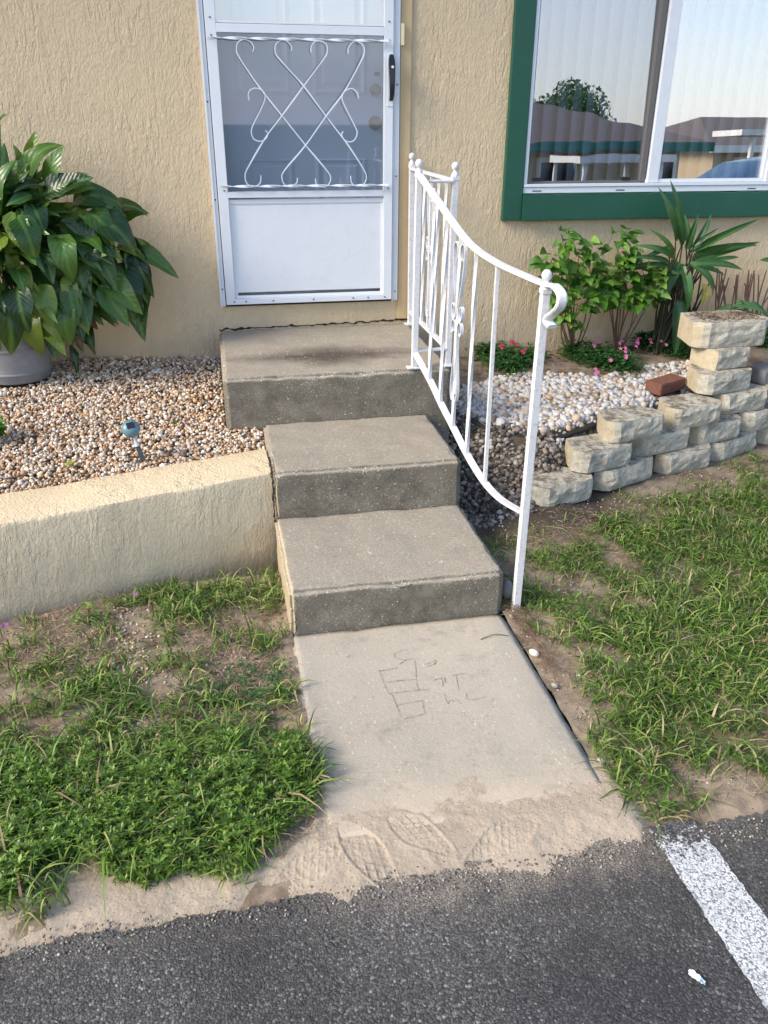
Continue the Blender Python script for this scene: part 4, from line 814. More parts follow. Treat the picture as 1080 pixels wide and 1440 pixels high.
# stray pebbles on the lawns, by the walk and in the soil
def stray(name, spots, mat, size, n_each):
    P_ = []
    for (u, v, s) in spots:
        c_ = pt(u, v, 2, -.70)
        for _ in range(n_each): P_.append((c_.x+random.gauss(0, s), c_.y+random.gauss(0, s*1.2), 0))
    P_ = np.array(P_); k = ((P_[:, 0] < .12) & (P_[:, 1] < -1.56)) | ((P_[:, 0] > .91)); P_ = P_[k]; P_[:, 2] = np.where(P_[:, 0] < .5, z_lawn(P_[:, 0], P_[:, 1]), z_right(P_[:, 0], P_[:, 1]))+.003
    pebbles(name, P_, size[0]+(size[1]-size[0])*rng.random(len(P_)), mat, kind='stuff')
stray('stray_gravel', [(170, 850, .09), (120, 905, .08), (170, 920, .07), (60, 890, .08), (200, 940, .06), (170, 900, .05), (320, 940, .06), (190, 1000, .06)], M_PEB1, (.006, .013), 75)
stray('stray_stones', [(900, 700, .1), (870, 720, .07), (820, 700, .05), (1000, 690, .1), (700, 735, .04), (780, 830, .08), (850, 900, .15)], M_PEB2, (.005, .012), 22)
for (u, v, s, lab) in [(748, 920, .032, 'oval tan stone in the soil right of the walk'), (777, 965, .02, 'small white stone beside the walk edge'), (840, 1071, .022, 'white shell lying at the walk edge in the grass'), (786, 831, .017, 'small white stone in the grass right of the post'), (268, 1012, .012, 'tiny white stone on bare sand in the left lawn'), (712, 830, .05, 'blue grey rock wedged between lowest step and post'), (662, 745, .03, 'grey stone at the foot of the second step'), (716, 868, .018, 'white pebble at the foot of the post')]:
    c_ = pt(u, v, 2, -.70 if s < .045 else -.66); V0, F0 = ico(2); s0 = random.random()*9
    V = V0*(1+.12*np.sin(V0*3+s0).sum(-1, keepdims=True)); V = V*np.array([s*.62, s*.42, s*.36 if s < .045 else s*.8]); an = random.random()*3; V = V@np.array([[math.cos(an), math.sin(an), 0], [-math.sin(an), math.cos(an), 0], [0, 0, 1]])
    o = obj('stone', npmesh('stone', V, F0, True), M_GBRICK if 'grey' in lab else (M_PEB1 if 'tan' in lab else M_STONE), label=lab, cat='stone', loc=(max(c_.x, .915) if u > 500 else c_.x, c_.y, c_.z+s*.1))
# grit broken off the asphalt edge
K = 1500; x = rng.uniform(-1.6, 1.7, K); y = -3.09+rng.normal(size=K)*.022; z = np.full(K, ASP_Z+.002); pebbles('asphalt_grit', np.stack([x, y, z], -1), .003+.005*rng.random(K), island('grit', [(0., (.05, .048, .046)), (.4, (.10, .095, .09)), (.65, (.3, .26, .21)), (1., (.45, .40, .33))]), kind='stuff')
# ------------------------------------------------------------------ grass
def G(u, v, s, z=-.70): p = pt(u, v, 2, z); return (p.x, p.y, s)
def field(x, y, spots):
    f = np.zeros(len(x))
    for (cx, cy, s, *a) in spots: f = np.maximum(f, (a[0] if a else 1)*np.exp(-((x-cx)**2+((y-cy)*1.0)**2)/(2*s*s)))
    return f
def blades(name, x, y, z, ln, wd, mat, lean=.6, seg=4, clump=None, flat=0):
    K = len(x); th = rng.uniform(0, 2*math.pi, K) if clump is None else clump; d = np.stack([np.cos(th), np.sin(th), np.zeros(K)], -1); s = np.stack([-np.sin(th), np.cos(th), np.zeros(K)], -1)
    tw = rng.normal(size=K)*.5; le = lean*(.1+1.5*rng.random(K)); V = []
    for i in range(seg+1):
        t = i/seg; up_ = np.sin(np.clip(t*(1.6+le), 0, 2.6))*(1-le*.35); out_ = (t**1.6)*le*1.3+t*.15
        if flat: up_ = t*(1-t)*.25+.0*t; out_ = t
        c = np.stack([x, y, z], -1)+d*(ln*out_*.75)[:, None]+np.array([0, 0, 1.])*(ln*up_*.55+.002)[:, None]
        wv = (wd*(1-t**2.4)*(.55+.9*min(t*3, 1)*.5))[:, None]; sd_ = s*np.cos(tw*t)[:, None]+np.array([0, 0, 1.])*np.sin(tw*t)[:, None]
        V += [c-sd_*wv/2, c+sd_*wv/2] if i < seg else [c]
    V = np.stack(V, 1); nv = V.shape[1]; base = np.arange(K)[:, None]*nv; F = []
    for i in range(seg-1): F.append(np.concatenate([base+2*i, base+2*i+1, base+2*i+3, base+2*i+2], 1))
    Fq = np.concatenate(F, 0); Ft = np.concatenate([base+2*(seg-1), base+2*(seg-1)+1, base+2*seg, base+2*seg], 1)
    # tips as triangles: separate arrays joined through bmesh-free ngon lists
    me = bpy.data.meshes.new(name); nq, ntv = len(Fq), len(Ft)
    me.vertices.add(K*nv); me.vertices.foreach_set('co', V.reshape(-1).astype(np.float32))
    loops = np.concatenate([Fq.ravel(), Ft[:, :3].ravel()]).astype(np.int32); me.loops.add(len(loops)); me.loops.foreach_set('vertex_index', loops)
    me.polygons.add(nq+ntv); me.polygons.foreach_set('loop_start', np.concatenate([np.arange(nq)*4, nq*4+np.arange(ntv)*3]).astype(np.int32)); me.polygons.foreach_set('use_smooth', np.ones(nq+ntv, bool)); me.update(calc_edges=True)
    return obj(name, me, mat, kind='stuff')
# left lawn
bareL = [G(*q) for q in [(215, 1010, .07), (330, 925, .055), (300, 945, .04), (170, 900, .07), (110, 895, .06), (60, 1040, .05), (90, 1060, .05), (360, 1045, .035), (300, 1062, .03), (400, 1020, .035), (230, 965, .06), (90, 860, .07), (310, 1100, .012), (180, 865, .05), (380, 880, .04), (395, 930, .03), (400, 1050, .025)]]
denseL = [G(*q) for q in [(60, 1200, .14), (150, 1170, .13), (250, 1150, .12), (330, 1130, .11), (400, 1090, .075), (340, 1170, .07), (250, 1210, .07), (20, 1120, .12), (120, 1110, .12), (230, 1090, .08), (320, 1060, .045)]]
def zL(x, y): return z_lawn(x, y)
NB = 54000; x = rng.uniform(-1.25, .19, NB); y = rng.uniform(-3.03, -1.56, NB)
front = -2.90+.06*np.sin(x*9)+.03*np.sin(x*23)-.10*sst(x, -.35, -.8); de = field(x, y, denseL); ba = field(x, y, bareL); tuft = vfbm(x, y, 14, 3, 70); big_ = vfbm(x, y, 5, 2, 71)
wallf = -1.437+(x-.137)*(.278/.934)
p = np.clip(.26+1.5*tuft+.8*big_, .01, 1)*.75+1.0*de; p = p*(1-np.clip(ba*1.5*(1-.8*de), 0, 1))
ok = (y < wallf-.03) & (y > front-.02*rng.normal(size=NB)) & ((x < .125) | ((de > .35) & (x < .125+.07*np.exp(-((y+2.62)/.10)**2)*1.2))) & (rng.random(NB) < p)
x, y, de = x[ok], y[ok], de[ok]; hL = (.032+.03*rng.random(len(x))+.035*de*rng.random(len(x)))*np.where(rng.random(len(x)) < .06, 1.7, 1)
gr = blades('lawn_grass', x, y, np.where(x < .137, zL(x, y), -.703), hL*1.45, .0030+.0038*rng.random(len(x)), M_GRASS, .75)
print('grass L', len(x))
# right lawn
bareR = [G(*q) for q in [(870, 790, .05), (900, 690, .11), (1000, 680, .09), (820, 1010, .035), (800, 985, .03), (790, 930, .04), (780, 880, .035), (1040, 1110, .07), (980, 1095, .04), (840, 720, .1), (740, 760, .03), (1070, 1130, .06), (740, 900, .04), (760, 945, .03), (800, 720, .07), (835, 860, .03), (720, 830, .03)]]
denseR = [G(*q) for q in [(950, 960, .17), (1040, 900, .18), (900, 1050, .12), (1040, 1010, .15), (880, 900, .1), (1000, 820, .14), (820, 880, .06), (1070, 800, .12), (930, 760, .09), (900, 1110, .06)]]
NB = 76000; x = rng.uniform(.90, 2.9, NB); y = rng.uniform(-3.02, -1.0, NB); de = field(x, y, denseR); ba = field(x, y, bareR); tuft = vfbm(x, y, 13, 3, 80); big_ = vfbm(x, y, 4, 2, 81)
p = np.clip(.32+1.6*tuft+.8*big_, .03, 1)*.85+.62*de*np.clip(.75+1.3*tuft, 0, 1); p = p*(1-np.clip(ba*1.5*(1-.3*de), 0, 1))*(1-.85*sst(y, wf(x)-.30, wf(x)-.05))
fr_ = -2.985+.03*np.sin(x*11); dwalk = x-(.905+.11*np.exp(-((y+2.35)/.28)**2)+.02*np.sin(y*21))
ok = (y < wf(x)-.02) & (y > fr_) & (dwalk > 0) & (rng.random(NB) < p) & (y < -1.40-.0*x) | ((y < wf(x)-.03) & (x > 1.5) & (rng.random(NB) < p*.7) & (y > -1.6))
x, y, de = x[ok], y[ok], de[ok]; hR = (.030+.03*rng.random(len(x))+.03*de*rng.random(len(x)))*np.where(rng.random(len(x)) < .06, 1.6, 1)
blades('yard_grass', x, y, z_right(x, y), hR*1.45, .0028+.0036*rng.random(len(x)), M_GRASS, .85); print('grass R', len(x))
# long coarse blades in tufts
def tufts(name, spots, n_each, ln, wd, mat, sp_=.02):
    X_, Y_, T_, L_, W_ = [], [], [], [], []
    for (u, v) in spots:
        c_ = pt(u, v, 2, -.70)
        for k in range(n_each): X_.append(c_.x+random.gauss(0, sp_)); Y_.append(c_.y+random.gauss(0, sp_)); T_.append(random.uniform(0, 6.28)); L_.append(ln*random.uniform(.5, 1.15)); W_.append(wd*random.uniform(.6, 1.2))
    X_, Y_ = np.array(X_), np.array(Y_); k = ((X_ < .13) & (Y_ > -3.02)) | (X_ > .905); X_, Y_ = X_[k], Y_[k]
    z = np.where(X_ < .5, z_lawn(X_, Y_), z_right(X_, Y_)); blades(name, X_, Y_, z, np.array(L_)[k], np.array(W_)[k], mat, .7, 6, np.array(T_)[k])
tufts('grass_tufts', [(100, 990), (150, 985), (60, 1000), (30, 950), (10, 1000), (130, 1030), (170, 970), (300, 850), (340, 840), (270, 840), (240, 830), (360, 820), (320, 825), (280, 870), (130, 875), (150, 890), (40, 1250), (80, 1235), (60, 1290), (20, 1280), (90, 1180), (330, 1105), (370, 1070), (400, 1080), (300, 1030), (180, 1180), (260, 1190), (230, 1120), (150, 1100), (50, 1120), (210, 1040), (250, 1010), (200, 1060), (385, 990), (20, 1180), (110, 1150), (220, 1000), (300, 990)]+[(random.uniform(850, 1080), random.uniform(740, 1080)) for _ in range(46)]+[(880, 740), (1000, 740), (1050, 700), (1060, 660), (830, 900), (900, 905), (940, 910)], 26, .115, .0062, M_GRASS, .022)
tufts('yellow_tufts', [(330, 1000), (345, 1010), (350, 1065), (365, 1055), (290, 990), (420, 1020)], 10, .085, .004, leafm('yellow_grass', [(0., (.30, .34, .06)), (1., (.5, .46, .14))], .5, .3, False), .01)
bl = [pt(285, 1030, 2, -.70)]
bm = bmesh.new(); a_ = pt(305, 1012, 2, -.70); b_ = pt(246, 895, 2, -.68); sweep(bm, smooth_path([a_, a_.lerp(b_, .5)+Vector((.015, 0, .03)), b_], 8), circ(.0016, 5)); obj('seed_stalk', bm, M_WEED, label='single long pale grass stalk lying over the left lawn', cat='grass stalk')
# star shaped weeds
def whorls(name, x, y, z, size, mat, tiers=2, **k):
    K = len(x); m = 6; ang = rng.uniform(0, 6.28, K)[:, None]+np.arange(m)[None]*2*math.pi/m+rng.normal(size=(K, m))*.15
    tilt = rng.uniform(.15, .9, (K, m)); L_ = size[:, None]*(.7+.6*rng.random((K, m))); ctr = np.stack([x, y, z], -1)[:, None, :]+rng.normal(size=(K, 1, 3))*.002
    d = np.stack([np.cos(ang)*np.cos(tilt), np.sin(ang)*np.cos(tilt), np.sin(tilt)], -1); s = np.stack([-np.sin(ang), np.cos(ang), np.zeros_like(ang)], -1); w_ = L_*.16
    a = ctr+d*0; b = ctr+d*(L_*.45)[..., None]-s*w_[..., None]+np.array([0, 0, .001]); c = ctr+d*L_[..., None]-np.array([0, 0, 1.])*(L_*.2)[..., None]; e = ctr+d*(L_*.45)[..., None]+s*w_[..., None]
    V = np.stack([a, b, c, e], 2).reshape(-1, 3); return obj(name, npmesh(name, V, np.arange(len(V)).reshape(-1, 4)), mat, kind='stuff', **k)
NW = 15000; x = rng.uniform(-1.1, .16, NW); y = rng.uniform(-3.0, -2.3, NW); de = field(x, y, denseL); front = -2.92+.06*np.sin(x*9)+.03*np.sin(x*23)-.10*sst(x, -.35, -.8)
ok = (rng.random(NW) < de*1.0-.22+1.2*vfbm(x, y, 9, 2, 90)) & (y > front-.02) & (x < .12); x, y, de = x[ok], y[ok], de[ok]
whorls('leafy_weeds', x, y, z_lawn(x, y)+.012+.055*rng.random(len(x))*np.clip(de*1.3, 0, 1), .012+.010*rng.random(len(x)), M_WEED)
NW = 5000; c1_ = [G(340, 1130, .06), G(330, 950, .09), G(290, 965, .05), G(380, 945, .05)]; x = rng.uniform(-.8, .12, NW); y = rng.uniform(-2.9, -1.7, NW); f_ = field(x, y, [G(340, 965, .075), G(290, 975, .05), G(385, 950, .05), G(370, 985, .05)]); ok = rng.random(NW) < f_; x, y = x[ok], y[ok]
whorls('dark_ground_cover', x, y, z_lawn(x, y)+.006+.02*rng.random(len(x)), .009+.008*rng.random(len(x)), M_DGRASS)
NW = 6000; x = rng.uniform(.91, 2.0, NW); y = rng.uniform(-3.0, -1.5, NW); f_ = field(x, y, [G(800, 870, .05), G(830, 850, .05), G(790, 850, .04), G(870, 1110, .06), G(850, 1080, .05), G(900, 1090, .05), G(780, 800, .05), G(760, 780, .05), G(870, 760, .07)]); ok = (rng.random(NW) < f_); x, y = x[ok], y[ok]
whorls('fine_weeds', x, y, z_right(x, y)+.006+.03*rng.random(len(x)), .008+.008*rng.random(len(x)), M_WEED)
# dry straw lying about
K = 26000; x = np.concatenate([rng.uniform(-1.2, .125, K), rng.uniform(.90, 2.8, K)]); y = np.concatenate([rng.uniform(-2.92, -1.6, K), rng.uniform(-3.0, -1.35, K)])
st_ = vfbm(x, y, 6, 3, 95); ok = (rng.random(2*K) < np.clip(.42+1.3*st_, .08, 1)) & (y < np.where(x < .5, -1.48+(x-.137)*.3, wf(x)-.02)); x, y = x[ok], y[ok]
blades('dry_straw', x, y, np.where(x < .5, z_lawn(x, y), z_right(x, y))+.004+.012*rng.random(len(x)), .02+.05*rng.random(len(x)), .0012+.0016*rng.random(len(x)), M_STRAW, .4, 3, flat=1)
K = 260; x = .915+np.abs(rng.normal(size=K))*.035; y = rng.uniform(-2.4, -1.95, K); blades('straw_heap', x, y, z_right(x, y)+.01+.02*rng.random(K), .03+.05*rng.random(K), .0022+0*x, island('brown_litter', [(0., (.07, .035, .02)), (1., (.26, .16, .10))]), .4, 3, flat=1)
K = 9000; x = np.concatenate([rng.uniform(-1.2, .125, K), rng.uniform(.91, 2.8, K)]); y = np.concatenate([rng.uniform(-2.90, -1.5, K), rng.uniform(-2.95, -1.05, K)])
ok = (y < np.where(x < .5, -1.46+(x-.137)*.3, wf(x)-.01)) & (rng.random(2*K) < np.clip(.45+1.2*vfbm(x, y, 8, 3, 99), .05, 1)); x, y = x[ok], y[ok]
pebbles('soil_crumbs', np.stack([x, y, np.where(x < .5, z_lawn(x, y), z_right(x, y))+.001], -1), .003+.007*rng.random(len(x))**2, island('crumbs', [(0., (.06, .045, .035)), (.45, (.17, .13, .095)), (.8, (.32, .26, .20)), (.95, (.5, .45, .38)), (1., (.65, .6, .55))], .95), sub=0 if False else 1, kind='stuff')
# ------------------------------------------------------------------ broad leaves as single objects sharing a few meshes
def leaf_mesh(name, shape, curl, wave, nseg=9, nw=4, cup=.18, seed=0, mat=None):
    """unit leaf, base at origin, tip near +Y, width along X (full width ~1 before scaling by shape)"""
    bm = bmesh.new(); rows = []
    for i in range(nseg+1):
        t = i/nseg; wd = shape(t); ang = curl*t; y = math.sin(ang)/curl if abs(curl) > 1e-3 else t; z = -(1-math.cos(ang))/curl if abs(curl) > 1e-3 else 0
        row = []
        for j in range(nw+1):
            s = j/nw*2-1; zz = z+abs(s)*wd*cup+wave*math.sin(t*11+s*1.5+seed)*abs(s)*wd; row.append(bm.verts.new((s*wd*.5, y, zz)))
        rows.append(row)
    for a, b in zip(rows, rows[1:]):
        for j in range(nw): bm.faces.new((a[j], a[j+1], b[j+1], b[j]))
    bmesh.ops.remove_doubles(bm, verts=bm.verts, dist=1e-4); smooth(bm); me = bpy.data.meshes.new(name); bm.to_mesh(me); bm.free(); me.materials.append(mat); return me
sh_lily = lambda t: .40*math.sin(math.pi*min(1, t**.72))**.85*(1-.25*t)+.002
sh_heart = lambda t: (.95*math.sin(math.pi*(t*.9+.1)**.62)**.8)*(1-.15*t) if t < .999 else .0
sh_strap = lambda t: .13*(min(1, t*5+.35))*(1-t**3)
LM = {m: [leaf_mesh('leaf', sh_lily, c_, w_, 10, 4, q_, k, m) for k, (c_, w_, q_) in enumerate([(.5, .10, .2), (1.1, .18, .3), (1.7, .14, .15), (-.3, .08, .35), (2.3, .16, .2), (.9, .3, .05)])] for m in (M_LILY, M_MAROON)}
HM = [leaf_mesh('leaf', sh_heart, c_, .05, 7, 4, q_, k, M_SHRUB) for k, (c_, q_) in enumerate([(.5, .12), (.9, .2), (.2, .25), (1.3, .1)])]
SM = [leaf_mesh('leaf', sh_strap, c_, .05, 12, 2, .35, k, M_STRAP) for k, c_ in enumerate([.3, .9, 1.5, 2.2])]
SY = leaf_mesh('leaf', sh_lily, 1.2, .2, 8, 4, .3, 3, M_YEL)
def put_leaf(me, parent, off, base, tip, nrm_, wscale=1, name='leaf', label=None):
    base = Vector(base); tip = Vector(tip); d = tip-base; L_ = d.length; 
    # local chord of the curled mesh
    e_ = max(me.vertices, key=lambda v: (v.co.y**2+v.co.z**2)).co; ch = Vector((0, e_.y, e_.z)); cl = ch.length
    yv = d.normalized(); n_ = Vector(nrm_); n_ = (n_-yv*n_.dot(yv)).normalized(); xv = yv.cross(n_)
    a = math.atan2(ch.z, ch.y); B = Matrix((xv, yv, n_)).transposed()@Matrix.Rotation(-a, 3, 'X')
    s = L_/cl; M4 = B.to_4x4()@Matrix.Diagonal((s*wscale, s, s, 1)); M4.translation = base-off
    o = bpy.data.objects.new(name, me); C.collection.objects.link(o); o.parent = parent; o.matrix_local = M4
    if label: o['label'] = label
    return o
# pot
pot = empty('plant_pot', (-1.0, -.205, -.262), 'grey round plastic pot with raised bands on the tan pebbles by the house wall', 'plant pot')
obj('pot_body', lathe([(0, 0), (.150, 0), (.156, .006), (.160, .04), (.1635, .043), (.1635, .048), (.160, .051), (.172, .155), (.1765, .158), (.1765, .164), (.173, .167), (.180, .235), (.170, .235), (.166, .215), (0, .215)], 48), M_POT, pot)
obj('pot_rim', lathe([(.1815, .232), (.193, .236), (.195, .262), (.190, .266), (.172, .262), (.170, .236)], 48), M_POT, pot)
# peace lily like plant: foliage built leaf by leaf
lily = empty('potted_plant', (-1.0, -.205, -.03), 'large bushy plant with broad glossy dark green leaves growing in the grey pot', 'plant'); LO = Vector(lily.location)
cnt = 0; stems = bmesh.new()
def lleaf(base, tip, wide=1, mat=M_LILY, k=None, nr=None, stem=True):
    global cnt
    base = Vector(base); tip = Vector(tip); base.y = min(base.y, -.03); tip.y = min(tip.y, -.025)
    nr = nr or Vector((random.uniform(-.35, .35), -.75+random.uniform(-.25, .25), .75+random.uniform(-.2, .3)))
    put_leaf(random.choice(LM[mat]) if k is None else LM[mat][k], lily, LO, base, tip, nr, wide*.9)
    if stem:
        r0_ = Vector((-1.0+random.uniform(-.1, .1), -.20+random.uniform(-.08, .08), -.04)); m_ = r0_.lerp(base, .55)+Vector((0, 0, .10)); m_.y = min(m_.y, -.05)
        sweep(stems, smooth_path([r0_, m_, base], 5), circ(.0035, 5), rad=lambda t: 1.2-.5*t)
    cnt += 1
def LP_(u, v, y): return pt(u, v, 1, y)
heroes = [((48, 235), (50, 183), -.12, 1.25), ((30, 240), (18, 202), -.10, 1.1), ((50, 262), (90, 204), -.20, 1.35), ((60, 275), (133, 250), -.32, 1.3), ((75, 262), (90, 205), -.25, 1.2), ((110, 285), (178, 305), -.25, 1.2),
          ((120, 300), (160, 345), -.32, 1.5), ((125, 310), (190, 360), -.30, 1.4), ((155, 305), (208, 304), -.16, 1.35), ((190, 348), (252, 392), -.18, .95), ((185, 355), (217, 418), -.16, .7), ((180, 345), (208, 428), -.20, .9),
          ((165, 370), (190, 452), -.22, 1.3), ((140, 400), (182, 460), -.34, 1.3), ((110, 385), (137, 425), -.34, 1.1), ((95, 400), (108, 460), -.40, 1.35), ((55, 400), (75, 462), -.42, 1.4), ((25, 402), (42, 470), -.45, 1.35), ((5, 405), (15, 500), -.42, 1.2),
          ((25, 305), (50, 370), -.42, 1.5), ((60, 310), (30, 310), -.35, 1.2), ((45, 275), (8, 290), -.35, 1.3), ((5, 330), (-15, 400), -.4, 1.4), ((70, 395), (60, 420), -.36, 1.0), ((120, 355), (158, 372), -.36, 1.3), ((60, 350), (75, 400), -.40, 1.3),
          ((0, 175), (14, 160), -.14, .8), ((-12, 225), (2, 190), -.15, 1.2), ((20, 255), (0, 300), -.3, 1.4), ((85, 330), (103, 398), -.38, 1.2), ((108, 460), (135, 500), -.2, .8), ((40, 430), (62, 500), -.3, 1.1), ((85, 420), (100, 485), -.36, 1.2), ((130, 340), (165, 410), -.34, 1.1)]
for (b_, t_, y_, w_) in heroes: lleaf(LP_(*b_, y_), LP_(*t_, y_-.04), w_*1.12)
for k in range(120):
    b_, t_, y_, w_ = random.choice(heroes); j = lambda q, s: (q[0]+random.gauss(0, s), q[1]+random.gauss(0, s)); bb = j(b_, 16); sc_ = random.uniform(.7, 1.1); tt = (bb[0]+(t_[0]-b_[0])*sc_+random.gauss(0, 9), bb[1]+(t_[1]-b_[1])*sc_+random.gauss(0, 9))
    if bb[0] < 185 and tt[1] > 205 and not (tt[1] < 240 and tt[0] > 50) and not (tt[0] > 200 and tt[1] < 290): lleaf(LP_(*bb, y_+random.uniform(.02, .10)), LP_(*tt, y_+random.uniform(-.05, .04)), w_*random.uniform(.85, 1.15), stem=False)
for k in range(230):
    th = random.uniform(-.15, math.pi+.15); ph = random.uniform(-.75, 1.35); rad = random.uniform(.35, .88)
    dx = -math.cos(th)*math.cos(ph); dy = -abs(math.sin(th))*math.cos(ph); dz = math.sin(ph)
    c_ = Vector((-1.02, -.16, .245)); b = c_+Vector((dx*.47*rad, dy*.27*rad, dz*.40*rad)); L_ = random.uniform(.16, .26)
    o_ = Vector((dx, dy*.9, dz)).normalized(); droop = Vector((o_.x*.8, o_.y*.7, o_.z*.7-.5*(1-rad*.2) if ph < .9 else .5)).normalized(); lleaf(b, b+droop*L_, random.uniform(.8, 1.25), M_MAROON if random.random() < .05 else M_LILY, stem=k % 7 == 0)
obj('stems', fixn(stems), M_STEMG, lily, kind='stuff').location = -LO
# small plant at left edge and a few leaves lying about
sp_ = empty('small_plant', tuple(pt(-12, 620, 2, -.33)), 'small bright green plant at the left edge of the tan pebbles', 'plant'); SO = Vector(sp_.location)
for k in range(26):
    a = random.uniform(0, 6.28); b = SO+Vector((math.cos(a)*.02, math.sin(a)*.02, random.uniform(.0, .08))); t = b+Vector((math.cos(a)*.055, math.sin(a)*.055, random.uniform(-.005, .04))); put_leaf(random.choice(HM), sp_, SO, b, t, (0, -.4, 1), .9)
for (u, v, z, lab) in [(241, 596, -.335, 'green fallen leaf on tan pebbles near the solar light'), (93, 655, -.35, 'dark green fallen leaf on the tan pebbles near the planter wall')]:
    p = pt(u, v, 2, z); put_leaf(HM[0], None, Vector((0, 0, 0)), p, p+Vector((.035, .012, .01)), (0, -.1, 1), .7); o = C.collection.objects[-1]; o.name = 'fallen_leaf'; tag(o, lab, 'leaf')
# shrub with heart shaped leaves
sh = empty('leafy_shrub', (2.02, -.12, -.33), 'green shrub with heart shaped leaves on thin brown stems under the window', 'shrub'); SO = Vector(sh.location)
stm = bmesh.new(); Y0 = -.16
clus = [((795, 340), .055, 12), ((775, 365), .05, 9), ((815, 350), .05, 9), ((868, 338), .04, 6), ((885, 348), .045, 8), ((830, 378), .06, 14), ((800, 388), .05, 10), ((860, 385), .05, 10), ((790, 415), .05, 12), ((812, 432), .05, 12), ((840, 408), .06, 14), ((880, 395), .055, 14), ((905, 385), .06, 14), ((925, 392), .055, 12), ((895, 415), .055, 12), ((915, 420), .05, 10), ((870, 425), .05, 8), ((808, 455), .035, 6), ((850, 400), .05, 10), ((790, 440), .03, 5), ((880, 365), .03, 4), ((770, 395), .03, 3)]
for (uv, s_, n_) in clus:
    c_ = pt(*uv, 1, Y0+random.uniform(-.06, .04)); root = pt(808 if uv[0] < 850 else 868, 480, 1, -.1); root.z = -.34
    sweep(stm, smooth_path([root, root.lerp(c_, .5)+Vector((random.uniform(-.03, .03), 0, -.02)), c_], 5), circ(.0045, 6), rad=lambda t: 1.2-.75*t)
    for k in range(int(n_*1.45)):
        b = c_+Vector((random.gauss(0, s_*.55), random.gauss(0, s_*.6), random.gauss(0, s_*.6))); o_ = (b-c_).normalized(); t = b+Vector((o_.x, o_.y-.5, o_.z*.3-.25)).normalized()*random.uniform(.055, .09); t.y = min(t.y, -.02); b.y = min(b.y, -.02)
        put_leaf(random.choice(HM), sh, SO, b, t, (random.uniform(-.4, .4), -.6, .8), random.uniform(.75, .95))
obj('stem', fixn(stm), M_STEMB, sh).location = -SO
# strap leaved plant
cpn = empty('strap_leaf_plant', (2.53, -.10, -.33), 'tall plant with long dark strap leaves on crowded stalks behind the block stack', 'plant'); SO = Vector(cpn.location); stm = bmesh.new()
straps = [((958, 345), (942, 252), 1, 0), ((950, 340), (925, 262), 1.3, 0), ((965, 350), (982, 300), 1.1, 0), ((975, 350), (1000, 300), 1.1, 1), ((970, 355), (1068, 308), .55, 0), ((975, 360), (1066, 345), .7, 1), ((980, 365), (1070, 340), .6, 0), ((975, 372), (1045, 380), .9, 1), ((965, 375), (1020, 388), .9, 1), ((940, 375), (868, 380), .75, 1), ((945, 365), (890, 345), .8, 2), ((940, 370), (885, 362), .7, 1), ((948, 360), (912, 322), .9, 1), ((955, 370), (930, 425), 1.1, 2), ((960, 375), (965, 440), 1.1, 2), ((970, 370), (1000, 420), 1.0, 2), ((950, 365), (935, 395), 1.3, 2), ((960, 340), (950, 290), 1.2, 0), ((970, 350), (962, 300), 1.2, 0), ((975, 345), (1012, 320), .9, 0), ((945, 380), (955, 450), 1.2, 1), ((935, 385), (905, 430), .9, 1), ((955, 422), (948, 500), 1.6, 0), ((980, 352), (1045, 318), .6, 0), ((965, 380), (985, 350), 1, 1), ((958, 372), (975, 410), 1.2, 1), ((940, 350), (900, 365), .9, 2), ((988, 372), (1040, 362), .7, 1)]
for k, (b_, t_, w_, m_) in enumerate(straps):
    y_ = -.13-.05*(k % 4); b = pt(*b_, 1, y_); t = pt(*t_, 1, y_-.03 if k % 3 else y_+.03); t.y = min(t.y, -.025); put_leaf(SM[m_], cpn, SO, b, t, (random.uniform(-.5, .5), -.8, .5), w_*1.35)
    r_ = Vector((2.53+random.uniform(-.12, .10), -.12+random.uniform(-.04, .06), -.33)); sweep(stm, smooth_path([r_, r_.lerp(b, .5)+Vector((random.uniform(-.03, .03), 0, 0)), b], 5), circ(.006, 6), rad=lambda t: 1.25-.55*t)
for k in range(16):
    r_ = Vector((2.53+random.uniform(-.16, .12), -.12+random.uniform(-.04, .05), -.33)); e_ = pt(random.uniform(925, 1000), random.uniform(375, 400), 1, -.15); sweep(stm, smooth_path([r_, r_.lerp(e_, .5)+Vector((random.uniform(-.04, .04), 0, 0)), e_], 5), circ(.006, 6), rad=lambda t: 1.25-.55*t)
obj('stalk', fixn(stm), paint('dark_stalk', (.035, .04, .02), .6), cpn).location = -SO
put_leaf(SY, cpn, SO, pt(988, 398, 1, -.2), pt(984, 432, 1, -.22), (.2, -1, .2), 1.1, label='yellow withered leaf'); 
# bare brown stems against the wall
for gi, (u0, u1, lab) in enumerate([(1008, 1040, 'cluster of bare brown cut stems against the wall, left of the two'), (1045, 1095, 'cluster of bare brown cut stems against the wall at the right edge')]):
    c_ = pt((u0+u1)/2, 445, 1, -.10); ro = empty('bare_stems', (c_.x, -.08, -.33), lab, 'plant stems', 'bare stem clusters'); SO = Vector(ro.location); bm = bmesh.new()
    for k in range(9):
        t = pt(random.uniform(u0, u1), random.uniform(376, 392), 1, -.10); b = Vector((c_.x+random.uniform(-.05, .05), -.09, -.33)); m_ = b.lerp(t, .5)+Vector((random.uniform(-.03, .03), 0, 0)); P = smooth_path([b, m_, t], 6)
        sweep(bm, P, circ(.0055, 6), rad=lambda t: 1.2-.5*t)
        if k % 2: q = P[7]; sweep(bm, [q, q+Vector((random.uniform(-.04, .04), 0, .05)), q+Vector((random.uniform(-.05, .05), 0, .11))], circ(.004, 5))
    obj('stem', fixn(bm), paint('red_brown_stem', (.16, .085, .06), .8), ro).location = -SO
